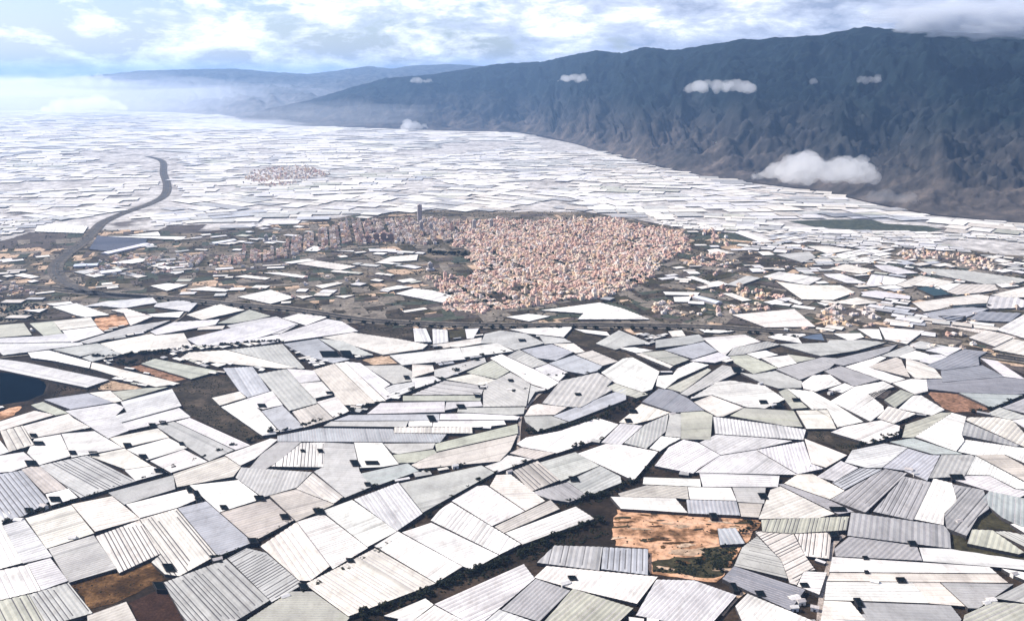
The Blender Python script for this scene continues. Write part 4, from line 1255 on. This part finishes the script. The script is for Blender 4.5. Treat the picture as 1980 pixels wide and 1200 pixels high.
for poly, n, hr in SCRUB:
    gp = [ground(x, y) for x, y in poly]
    x0, x1 = min(p.x for p in gp), max(p.x for p in gp); y0, y1 = min(p.y for p in gp), max(p.y for p in gp)
    g2 = [(p.x, p.y) for p in gp]; done = 0; tries = 0
    while done < n and tries < n * 30:
        tries += 1
        x, y = rnd.uniform(x0, x1), rnd.uniform(y0, y1)
        if not inside(x, y, g2): continue
        if mnoise.noise(Vector((x / 45, y / 45, 1.7))) < -0.05 + rnd.uniform(-.25, .1): continue
        q = proj(x, y)
        if q and poly is TOWNLAND and any(inside(q[0], q[1], t[0]) for t in TOWN[:4]): continue
        done += 1
        h = rnd.uniform(*hr); r = h * rnd.uniform(.6, 1.1); b = len(V)
        nn = 6; a0 = rnd.uniform(0, 6)
        for lvl, (rr, zz) in enumerate(((.85, 0), (1.0, .45), (.55, .85))):
            for k in range(nn):
                a = a0 + k * 2 * math.pi / nn + lvl * .5; q2 = r * rr * rnd.uniform(.7, 1.25)
                V.append((x + q2 * math.cos(a), y + q2 * math.sin(a), h * zz * rnd.uniform(.8, 1.1)))
        V.append((x + rnd.uniform(-.2, .2) * r, y, h))
        for lvl in range(2):
            for k in range(nn):
                k2 = (k + 1) % nn; F.append((b + lvl * nn + k, b + lvl * nn + k2, b + lvl * nn + nn + k2, b + lvl * nn + nn + k))
        for k in range(nn): F.append((b + 2 * nn + k, b + 2 * nn + (k + 1) % nn, b + 3 * nn))
tag(link('scrub', V, F, M['leaf']), 'low dark scrub scattered over fields, ravines and the town outskirts', 'scrub', kind='stuff')

# ---------------------------------------------------------------- the rest of the greenhouse plain (one mass, beyond counting)
FRONT = [(-10, 650), (60, 625), (250, 600), (420, 602), (560, 615), (700, 636), (900, 646), (1200, 646), (1400, 652), (1560, 668), (1720, 686), (1990, 725), (1990, 1205), (-10, 1205)]
REGIONS = [
 TOWNLAND,
 [(-900, 214), (200, 214), (420, 221), (540, 243), (640, 246), (830, 253), (1000, 257), (1110, 279), (1200, 305), (1290, 328), (1400, 348), (1600, 374), (1700, 398), (1800, 418), (1990, 434), (2700, 440),
  (2700, 860), (2300, 760), (1980, 682), (1720, 650), (1560, 640), (1450, 632), (1330, 600), (1290, 575), (1340, 500), (1450, 470), (1420, 450), (1330, 444), (1250, 428), (1130, 409), (960, 411), (830, 406), (700, 414), (640, 428), (330, 452), (160, 442), (60, 452), (0, 466), (-300, 480), (-900, 560)],
 FRONT,
 [(-900, 640), (-20, 625), (-12, 1210), (-900, 1700)], [(1998, 740), (2700, 900), (2700, 1700), (1994, 1210)], [(-900, 1700), (-12, 1216), (1994, 1216), (2700, 1700)]]
HOLES = [t[0] for t in TOWN if t[1] > .27] + [plot(o, p) for _c, _n, o, p in FIELDS if o != (0, 0)] + [
 [(-50, 360), (100, 352), (260, 345), (250, 352), (110, 364), (-50, 372)], [(470, 332), (520, 322), (590, 324), (600, 345), (520, 350)], [(180, 300), (260, 285), (320, 310), (350, 320), (300, 325), (200, 310)],
 [(1030, 268), (1080, 262), (1190, 268), (1180, 290), (1080, 292)], [(860, 420), (960, 412), (1130, 412), (1130, 420), (960, 426)], [(740, 300), (830, 288), (860, 295), (800, 302)], [(860, 280), (960, 272), (960, 285), (870, 300)],
 [(1830, 470), (1900, 462), (1990, 475), (1990, 500), (1900, 490)]]
gb = []
for g in GH + [dict(poly=plot((0, 400), '755,232 1138,258 1130,288 828,350 690,335'))]:
    p = g['poly']; gb.append((min(x for x, y in p) - 3, max(x for x, y in p) + 3, min(y for x, y in p) - 2, max(y for x, y in p) + 2, p))
gbm = gb
WILD = [[(1120, 955), (1218, 955), (1218, 1080), (1120, 1080)]] + [t[0] for t in SCRUB if t[0] is not TOWNLAND] + [plot((0, 640), '-200,300 250,340 380,420 700,440 690,470 345,530 220,560 -60,600'), plot((0, 640), '-20,180 240,190 880,330 1060,250 1180,170 900,175 840,380 700,430 560,480 -20,300')]
roadpts = []
for path, w in ((HIGHWAY, 34), (VALLEY, 50)):
    P = [ground(x, y) for x, y in path]
    for a, b in zip(P, P[1:]):
        n = int((b - a).length / 30) + 1
        roadpts += [(a.lerp(b, t / n).x, a.lerp(b, t / n).y, w) for t in range(n)]
RP = np.array(roadpts)

def blocked(px, py):
    if inside(px, py, FRONT):
        for h in WILD:
            if inside(px, py, h): return True
        for it in tank_items:
            if abs(it['px'] - px) < it['hw'] + 3 and abs(it['py'] - py) < it['hd'] + 3: return True
    for h in HOLES:
        if inside(px, py, h): return True
    for x0, x1, y0, y1, p in gbm:
        if x0 < px < x1 and y0 < py < y1 and inside(px, py, p): return True
    return False

seeds = []
def add_seeds(step, y0, y1):
    y = y0
    while y < y1:
        x = -1.0 * y - 1500
        while x < 1.0 * y + 1500:
            seeds.append((x + rnd.uniform(-.35, .35) * step, y + rnd.uniform(-.35, .35) * step, rnd.uniform(-.7, .7), step)); x += step
        y += step
NFILL = 0
add_seeds(330, 300, 4400); add_seeds(620, 4500, 9000); add_seeds(1150, 9200, 24000)
SD = np.array([(s[0], s[1]) for s in seeds])
V, F, T, W = [], [], [], []
wv, wf = [], []
pal = 'wwwwccccpppggkbymm'
for si, (sx, sy, ang, step, fine) in [(i, s + (0,)) for i, s in enumerate(seeds)] + [(i, s + (1,)) for i, s in enumerate(seeds)]:
    q = proj(sx, sy)
    if not q or not (-1000 < q[0] < 2800): continue
    if fine and not inside(q[0], q[1], FRONT): continue
    dist = math.hypot(sx, sy)
    fx = 1 if dist < 4500 else (1.35 if dist < 9000 else 2.2)
    ca, sa = math.cos(ang), math.sin(ang)
    R2 = step * 0.85
    base = rnd.choice(pal)
    v = -R2
    while v < R2:
        front = bool(inside(q[0], q[1], FRONT)); fs = (.2 if fine else .42) if front else (.48 if (-100 < q[0] < 2300 and 440 < q[1] < 720) else 1)
        dv = rnd.uniform(45, 95) * fx * fs
        u = -R2
        while u < R2:
            du = rnd.uniform(70, 170) * fx * fs
            gap = (rnd.uniform(1.5, 3.5) if front else rnd.uniform(2.5, 7)) * (1 if dist < 4500 else 1.5)
            cs = [(u, v), (u + du - gap, v), (u + du - gap, v + dv - gap), (u, v + dv - gap)]
            u += du
            cs = [(sx + a * ca - b * sa + rnd.uniform(-.04, .04) * dv, sy + a * sa + b * ca + rnd.uniform(-.04, .04) * dv) for a, b in cs]
            mx, my = centroid(cs)
            nn = np.argmin((SD[:, 0] - mx) ** 2 + (SD[:, 1] - my) ** 2)
            if nn != si: continue
            bad = 0
            for x, y in cs:
                if np.argmin((SD[:, 0] - x) ** 2 + (SD[:, 1] - y) ** 2) != si: bad += 1
            if bad > 2: continue
            prob = 0.93 if dist > 4700 else 0.93
            if inside(*proj(mx, my), TOWNLAND): prob = .16
            if mnoise.noise(Vector((mx / 420, my / 420, 5.0))) < (-0.34 if dist < 4600 else -0.40) or rnd.random() > prob: continue
            pc = proj(mx, my)
            if not any(inside(pc[0], pc[1], r) for r in REGIONS): continue
            pq = [proj(x, y) for x, y in cs]
            if any(p is None for p in pq): continue
            if inside(pc[0], pc[1], FRONT): pq += [((pq[i][0] + pq[(i + 1) % 4][0]) / 2, (pq[i][1] + pq[(i + 1) % 4][1]) / 2) for i in range(4)]
            if (my > 1500 or inside(pc[0], pc[1], FRONT)) and (blocked(*pc) or any(blocked(*p) for p in pq)): continue
            if np.any((RP[:, 0] - mx) ** 2 + (RP[:, 1] - my) ** 2 < (RP[:, 2] + min(du, dv) * .6) ** 2): continue
            if front: gbm.append((min(p[0] for p in pq) - 1, max(p[0] for p in pq) + 1, min(p[1] for p in pq) - 1, max(p[1] for p in pq) + 1, pq[:4]))
            h = rnd.uniform(4, 6) if front else rnd.uniform(4, 7); b = len(V)
            am = rnd.uniform(0, 1.2)
            V += [(x, y, h) for x, y in cs]
            r0 = ((cs[0][0] + cs[3][0]) / 2, (cs[0][1] + cs[3][1]) / 2, h + am); r1 = ((cs[1][0] + cs[2][0]) / 2, (cs[1][1] + cs[2][1]) / 2, h + am)
            V += [r0, r1]
            F += [(b, b + 1, b + 5, b + 4), (b + 4, b + 5, b + 2, b + 3)]
            k = rnd.uniform(.9, 1.08); t = TINT[base if rnd.random() < .35 else rnd.choice(pal if dist < 5200 else 'wwwcccppg')]
            T += [tuple(min(.9, x * k) for x in t)] * 2
            if dist < 3900:
                w0 = len(wv); wv += [(x, y, z) for x, y in cs for z in (0, h - .02)]
                wf += [(w0 + 2 * i, w0 + 2 * ((i + 1) % 4), w0 + 2 * ((i + 1) % 4) + 1, w0 + 2 * i + 1) for i in range(4)]
        v += dv
for g in REST:
    rg = random.Random(int(g['px']))
    c, loc, d, span, h, amp = gh_shape(g, rg)
    a, f, mi = roof_geometry(loc, d, 'n', span * 1.5, amp, h, rg)
    b = len(V); V += [(x + c[0], y + c[1], z) for x, y, z in a]; F += [[b + i for i in q] for q in f]; T += [TINT[g['c']]] * len(f)
    a, f = walls(loc, h + amp * .4); b = len(wv); wv += [(x + c[0], y + c[1], z) for x, y, z in a]; wf += [[b + i for i in q] for q in f]
nf = len(F); b = len(V)
V += wv; F += [[b + i for i in f] for f in wf]; T += [(0.06, .055, .055)] * len(wf)
o = link('greenhouse_plain', V, F, [M['film_far'], M['net']], None, [0] * nf + [1] * len(wf)); face_tint(o, T)
tag(o, 'endless patchwork of pale plastic greenhouses stretching to the mountains', 'greenhouses', kind='stuff')

# ---------------------------------------------------------------- mountains
def interp(tab, x):
    xs = [t[0] for t in tab]; ys = [t[1] for t in tab]
    return float(np.interp(x, xs, ys))

def mountain(name, sky, base, xr, ridge_range, m, nu, nv, rough, seed, MSC=1500):
    V, F = [], []
    rows = nv + 12; arc = 0.0; last = None
    for i in range(nu + 1):
        x = xr[0] + (xr[1] - xr[0]) * i / nu
        B = ground(x, interp(base, x)); B *= 1 + .035 * mnoise.fractal(Vector((B.x / 900, B.y / 900, seed)), 1, 2, 4); B.z = 0; db = math.hypot(B.x, B.y)
        dr = ridge_range(x, db)
        T = at_range(x, interp(sky, x), dr)
        arc += (B - last).length if last else 0; last = B
        d = Vector((B.x, B.y, 0)).normalized()
        for j in range(rows + 1):
            t = j / nv
            rr = db + (dr - db) * t
            p = d * rr
            if t <= 1:
                z = T.z * (0.35 * t + 0.65 * t ** 1.7)
                env = min(1, t * 5) * (1 - t ** 6) * rough
            else:
                z = T.z * (1 - (t - 1) / (12 / nv) * .5); env = 0
            q = Vector((p.x / MSC, p.y / MSC, seed))
            rg_ = mnoise.ridged_multi_fractal(q, 0.75, 2.15, 8, 1.0, 2.2)
            sm = mnoise.fractal(q * 6, 0.8, 2.0, 5)
            wob = mnoise.fractal(q * 1.5, 1, 2, 3) * .5
            spur = mnoise.ridged_multi_fractal(Vector((arc / (MSC * .62) + wob, (rr - db) / (MSC * 2.4), seed)), .8, 2.1, 6, 1.0, 2.0)
            z += env * min(1, 2.2 * t) * (spur - 1.1) * T.z * .18
            z += env * ((rg_ - 1.1) * T.z * .13 + sm * T.z * .10)
            if t <= 1: z += (1 - t) * 0 + (mnoise.fractal(q * 14, .8, 2, 4) * 10 if t > .03 else 0)
            V.append((p.x, p.y, max(z, -1 if t < .02 else 2)))
    n = rows + 1
    for i in range(nu):
        for j in range(rows): F.append((i * n + j, (i + 1) * n + j, (i + 1) * n + j + 1, i * n + j + 1))
    o = link(name, V, F, m, smooth=True)
    o.data.update()
    return tag(o, kind='structure')

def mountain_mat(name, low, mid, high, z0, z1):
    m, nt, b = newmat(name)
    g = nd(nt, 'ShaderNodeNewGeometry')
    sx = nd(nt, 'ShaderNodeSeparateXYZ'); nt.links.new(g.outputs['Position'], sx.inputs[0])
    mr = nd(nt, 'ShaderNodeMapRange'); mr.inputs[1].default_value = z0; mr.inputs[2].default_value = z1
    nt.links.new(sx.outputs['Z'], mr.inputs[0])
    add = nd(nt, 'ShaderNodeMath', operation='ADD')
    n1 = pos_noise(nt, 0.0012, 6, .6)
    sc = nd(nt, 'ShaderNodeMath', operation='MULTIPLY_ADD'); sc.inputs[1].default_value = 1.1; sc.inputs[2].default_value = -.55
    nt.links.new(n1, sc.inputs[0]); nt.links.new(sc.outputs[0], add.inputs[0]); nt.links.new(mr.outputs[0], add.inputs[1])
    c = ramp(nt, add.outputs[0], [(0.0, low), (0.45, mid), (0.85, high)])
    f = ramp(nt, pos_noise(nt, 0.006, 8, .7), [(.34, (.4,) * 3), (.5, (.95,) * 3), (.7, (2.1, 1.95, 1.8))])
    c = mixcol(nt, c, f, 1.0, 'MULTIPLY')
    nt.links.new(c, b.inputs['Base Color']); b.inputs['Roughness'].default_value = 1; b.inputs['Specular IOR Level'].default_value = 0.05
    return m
MM = mountain_mat('mountain_scrub_shaded_top', (0.080, 0.068, 0.060), (0.034, 0.034, 0.034), (0.007, 0.013, 0.015), 0, 620)  # dark high tone paints cloud shadow on the upper slopes
SKY1 = [(430, 232), (530, 208), (600, 194), (680, 170), (750, 151), (830, 145), (900, 134), (960, 124), (1050, 119), (1100, 107), (1150, 97), (1195, 103), (1240, 91), (1290, 98), (1370, 85), (1420, 76), (1460, 78), (1500, 72), (1560, 68),
        (1600, 60), (1640, 52), (1700, 58), (1750, 47), (1790, 62), (1850, 66), (1900, 62), (1980, 58), (2300, 40), (2800, 20)]
BASE1 = [(430, 236), (540, 241), (640, 244), (830, 251), (1000, 255), (1060, 262), (1110, 277), (1200, 303), (1290, 326), (1400, 346), (1600, 372), (1700, 396), (1800, 416), (1980, 432), (2300, 445), (2800, 460)]
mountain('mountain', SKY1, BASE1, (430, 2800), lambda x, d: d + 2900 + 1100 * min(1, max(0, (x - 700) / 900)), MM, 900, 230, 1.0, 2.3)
SKY2 = [(-200, 170), (100, 158), (200, 145), (280, 137), (380, 134), (460, 133), (540, 140), (600, 143), (640, 139), (715, 128), (760, 133), (800, 127), (870, 124), (940, 128), (1000, 134), (1200, 140)]
BASE2 = [(-200, 212), (200, 214), (420, 222), (540, 238), (1200, 238)]
MF = mountain_mat('far_mountain_hazed_scrub', (0.13, 0.12, 0.12), (0.10, 0.10, 0.10), (0.07, 0.075, 0.08), 0, 900)  # scrub tones lightened, putting distance haze into the colour
mountain('far_mountain', SKY2, BASE2, (-200, 1200), lambda x, d: max(d + 6000, 27000), MF, 240, 50, .8, 5.1)

# ---------------------------------------------------------------- air
def volume_mat(name, col, dens, aniso):
    m = bpy.data.materials.new(name); m.use_nodes = True; nt = m.node_tree
    nt.nodes.remove(nt.nodes['Principled BSDF'])
    v = nd(nt, 'ShaderNodeVolumePrincipled')
    v.inputs['Color'].default_value = (*col, 1); v.inputs['Density'].default_value = dens; v.inputs['Anisotropy'].default_value = aniso
    v.inputs['Density Attribute'].default_value = ''
    nt.links.new(v.outputs[0], nt.nodes['Material Output'].inputs['Volume'])
    return m
HX, HT = 60000, 1420
def boxverts(x0, x1, y0, y1, z0, z1): return [(x0, y0, z0), (x1, y0, z0), (x1, y1, z0), (x0, y1, z0), (x0, y0, z1), (x1, y0, z1), (x1, y1, z1), (x0, y1, z1)]
BOXF = [(3, 2, 1, 0), (4, 5, 6, 7), (0, 1, 5, 4), (1, 2, 6, 5), (2, 3, 7, 6), (3, 0, 4, 7)]
S2 = S + 500
tag(link('haze', boxverts(-S2, S2, -3500, S2, -3, HT), BOXF, volume_mat('haze_air', HAZE_COL, HAZE, 0.3)), 'pale blue haze over the far plain', 'haze', kind='stuff')

CLOUD = volume_mat('cloud_vapour', (1, 1, 1), 0.006, 0.2)
PROFILE = {1: [(-1, .15), (-.8, .42), (-.5, .6), (-.3, .78), (-.18, 1), (-.05, .9), (.08, .58), (.25, .5), (.45, .68), (.6, .78), (.8, .7), (1, .3)],
           2: [(-1, .5), (-.7, .85), (-.3, .9), (.1, .85), (.5, .9), (.8, 1), (1, .7)], 3: [(-1, .3), (-.6, .8), (0, 1), (.6, .9), (1, .3)]}
def cloud(px, py, dist, wpx, hpx, label, seed, flat=0.4, dens=None):
    rg = random.Random(seed)
    c = at_range(px, py, dist); k = dist / FOC; W, H = wpx * k / 2, hpx * k
    pr = PROFILE.get(seed) or [(-1, .1)] + [(t, rg.uniform(.35, 1)) for t in (-.7, -.45, -.15, .1, .4, .7)] + [(1, .1)]
    bm = bmesh.new()
    for i in range(46):
        t = rg.uniform(-1, 1); top = float(np.interp(t, [a for a, b in pr], [b for a, b in pr])) * H
        r = min(top * rg.uniform(.22, .5), H * .4); r = max(r, H * .07)
        x = t * (W - r * .6); y = rg.uniform(-.5, .5) * W * flat; z = rg.uniform(r * .55, max(r * .6, top - r * .9))
        bmesh.ops.create_icosphere(bm, subdivisions=3, radius=1, matrix=Matrix.Translation((x, y, z)) @ Matrix.Diagonal((r * rg.uniform(1.0, 1.5), r * 1.2, r, 1)))
    me = bpy.data.meshes.new('cloud'); bm.to_mesh(me); bm.free()
    o = bpy.data.objects.new('cloud', me); COL.objects.link(o)
    rm = o.modifiers.new('Remesh', 'REMESH'); rm.mode = 'VOXEL'; rm.voxel_size = max(H / 26, W / 90)
    for nm, sc_, st in (('cloud_lumps', 3.2, .22), ('cloud_curls', 8, .10)):
        tx = bpy.data.textures.new(nm, 'CLOUDS'); tx.noise_scale = H / sc_; tx.noise_depth = 4
        dm = o.modifiers.new(nm, 'DISPLACE'); dm.texture = tx; dm.strength = H * st; dm.texture_coords = 'LOCAL'; dm.mid_level = .6
    me.materials.append(CLOUD if dens is None else volume_mat('cloud_wisp', (1, 1, 1), dens, 0.3))
    d = Vector((c.x, c.y, 0)).normalized()
    o.location = c; o.rotation_euler.z = math.atan2(-d.x, d.y)
    return tag(o, label, 'cloud', 'low clouds against the mountains')
CLOUDS = [(1572, 350, 4900, 225, 72, 'big white cloud puff at the foot of the mountain', 1), (1390, 178, 7300, 128, 26, 'flat white cloud lying along the middle of the slope', 2),
          (165, 216, 19000, 140, 30, 'rounded white cloud bank over the far plain', 3), (1680, 160, 7000, 45, 26, 'small ragged cloud wisp high on the slope', 4),
          (1108, 158, 9300, 60, 16, 'tiny faint cloud scrap on the upper slope', 5), (815, 160, 13200, 46, 14, 'tiny white cloud peak near the ridge', 6),
          (1572, 162, 7000, 14, 16, 'speck of cloud beside the ragged wisp', 7), (800, 250, 12600, 60, 22, 'faint white mist tuft where plain meets mountain', 8),
          (90, 168, 24000, 260, 26, 'long pale cloud bank above the far plain', 10),
          (1720, 392, 5000, 110, 30, 'thin mist trailing below the big cloud', 11)]
def mist(px, py, dist, wpx, hpx, deep, dens, label, rug=.42):
    c = at_range(px, py, dist); k = dist / FOC
    bm = bmesh.new(); bmesh.ops.create_icosphere(bm, subdivisions=4, radius=1)
    for v in bm.verts:
        n = mnoise.fractal(v.co * 2.2 + Vector((px * .013, py * .017, 0)), .9, 2, 5)
        v.co *= 1 + rug * n
    me = bpy.data.meshes.new('mist'); bm.to_mesh(me); bm.free(); me.materials.append(volume_mat('mist_vapour', (.92, .95, 1), dens, .3))
    for p in me.polygons: p.use_smooth = True
    o = bpy.data.objects.new('mist', me); COL.objects.link(o); o.location = c; o.scale = (wpx * k / 2, deep, hpx * k / 2)
    o.rotation_euler.z = math.atan2(-c.x, c.y)
    return tag(o, label, 'mist', kind='stuff')
mist(130, 206, 20500, 980, 100, 4500, 1.5e-4, 'wide bright veil of mist over the far western plain')
mist(60, 168, 25000, 420, 36, 2500, 2.2e-4, 'long pale bank of mist above the far plain')
mist(360, 190, 23000, 700, 60, 2500, 7e-5, 'thin bluish mist in front of the far mountain')
mist(440, 242, 13500, 260, 24, 900, 4.5e-4, 'low mist patch where the plain meets the far hills')
for k, (px, py, wp, hp, dn) in enumerate([(1770, 50, 70, 22, 2.2e-3), (1800, 40, 110, 40, 2.2e-3), (1835, 56, 90, 26, 2.0e-3), (1865, 36, 140, 48, 1.8e-3), (1900, 58, 120, 30, 2.0e-3), (1945, 40, 150, 50, 1.8e-3), (1990, 56, 120, 34, 2.0e-3),
                                          (2060, 40, 200, 60, 1.8e-3), (1760, 30, 160, 24, 1.5e-3), (1830, 18, 220, 30, 1.4e-3), (1960, 14, 240, 36, 1.4e-3)]):
    mist(px, py, 7700 + 60 * (k % 4), wp, hp, 280, dn * 1.35, 'ragged grey cloud wrapped over the mountain ridge')
mist(640, 222, 13000, 420, 46, 900, 1.1e-4, 'thin mist along the foot of the western mountain spur')
for c in CLOUDS: cloud(*c, dens={8: .006, 11: .0014, 12: .0016, 10: .002, 13: .0003, 14: .0006, 5: .006, 9: .007, 4: .005, 6: .004, 7: .005, 3: .004, 2: .006}.get(c[6]))

# ---------------------------------------------------------------- sky, sun, camera
AZ, EL = R(SUN_AZ), R(SUN_EL)
w = bpy.data.worlds.new('World'); scene.world = w; w.use_nodes = True
nt = w.node_tree; bg = nt.nodes['Background']
sk = nd(nt, 'ShaderNodeTexSky', sky_type='NISHITA'); sk.sun_disc = False; sk.sun_elevation = EL; sk.sun_rotation = AZ
sk.altitude = 300; sk.air_density = 1.0; sk.dust_density = 1.5; sk.ozone_density = 1.5
tc = nd(nt, 'ShaderNodeTexCoord')
sep = nd(nt, 'ShaderNodeSeparateXYZ'); nt.links.new(tc.outputs['Generated'], sep.inputs[0])
az = nd(nt, 'ShaderNodeMath', operation='ARCTAN2'); nt.links.new(sep.outputs['X'], az.inputs[0]); nt.links.new(sep.outputs['Y'], az.inputs[1])
comb = nd(nt, 'ShaderNodeCombineXYZ'); nt.links.new(az.outputs[0], comb.inputs['X']); nt.links.new(sep.outputs['Z'], comb.inputs['Y'])
def skynoise(sx, sy, detail, rough, off, dist=0.0):
    mp = nd(nt, 'ShaderNodeMapping'); mp.inputs['Scale'].default_value = (sx, sy, 1); mp.inputs['Location'].default_value = off
    nt.links.new(comb.outputs[0], mp.inputs[0])
    n = nd(nt, 'ShaderNodeTexNoise'); n.inputs['Scale'].default_value = 1; n.inputs['Detail'].default_value = detail
    n.inputs['Roughness'].default_value = rough; n.inputs['Distortion'].default_value = dist
    nt.links.new(mp.outputs[0], n.inputs['Vector']); return n.outputs['Fac']
def mth(op, a, b, c=None):
    n = nd(nt, 'ShaderNodeMath', operation=op)
    for i, s in enumerate((a, b, c)):
        if s is None: continue
        if isinstance(s, (int, float)): n.inputs[i].default_value = s
        else: nt.links.new(s, n.inputs[i])
    return n.outputs[0]
cover = skynoise(13, 34, 10, .62, (1.3, .4, 0), .18)
big = skynoise(2.2, 9, 3, .5, (4.1, 2.2, 0))
azr = mth('MULTIPLY_ADD', az.outputs[0], 0.42, 0.06)          # cloudier towards the mountains
m0 = mth('ADD', mth('ADD', cover, mth('MULTIPLY', big, .5)), azr)
mask = ramp(nt, m0, [(.62, (0, 0, 0)), (.78, (1, 1, 1))])
shade = skynoise(15, 42, 11, .64, (7.7, 1.1, 0), .2)
azs = mth('MULTIPLY_ADD', az.outputs[0], -0.35, 0.06)
ccol = ramp(nt, mth('ADD', shade, azs), [(.32, CLOUD_DARK), (.52, CLOUD_MID), (.66, CLOUD_LIGHT)])
skc = nd(nt, 'ShaderNodeMix'); skc.data_type = 'RGBA'; skc.blend_type = 'MULTIPLY'; skc.inputs[0].default_value = 1
nt.links.new(sk.outputs[0], skc.inputs[6]); skc.inputs[7].default_value = SKY_TINT
mx = nd(nt, 'ShaderNodeMix'); mx.data_type = 'RGBA'
nt.links.new(mask, mx.inputs[0]); nt.links.new(skc.outputs[2], mx.inputs[6]); nt.links.new(ccol, mx.inputs[7])
nt.links.new(mx.outputs[2], bg.inputs['Color']); bg.inputs['Strength'].default_value = SKY_STRENGTH

sun = bpy.data.lights.new('sun', 'SUN'); sun.energy = SUN_POWER; sun.angle = R(.5); sun.color = (1.0, 0.925, 0.83)
so = bpy.data.objects.new('sun', sun); COL.objects.link(so)
d = Vector((math.sin(AZ) * math.cos(EL), math.cos(AZ) * math.cos(EL), math.sin(EL)))
so.rotation_euler = d.to_track_quat('Z', 'Y').to_euler()

cam = bpy.data.cameras.new('camera'); cam.sensor_width = 36; cam.lens = FOC / 1980 * 36; cam.clip_start = 1; cam.clip_end = 200000
co = bpy.data.objects.new('camera', cam); COL.objects.link(co); co.location = (0, 0, EYE); co.rotation_euler = (math.pi / 2 - PITCH, 0, 0)
scene.camera = co

vs = scene.view_settings; vs.view_transform = 'Standard'; vs.look = 'None'; vs.gamma = 1; vs.use_curve_mapping = False; vs.exposure = EXPOSURE
cy = scene.cycles
cy.use_denoising = True; cy.max_bounces = 6; cy.diffuse_bounces = 2; cy.glossy_bounces = 2; cy.volume_bounces = VOL_BOUNCES; cy.transparent_max_bounces = 8
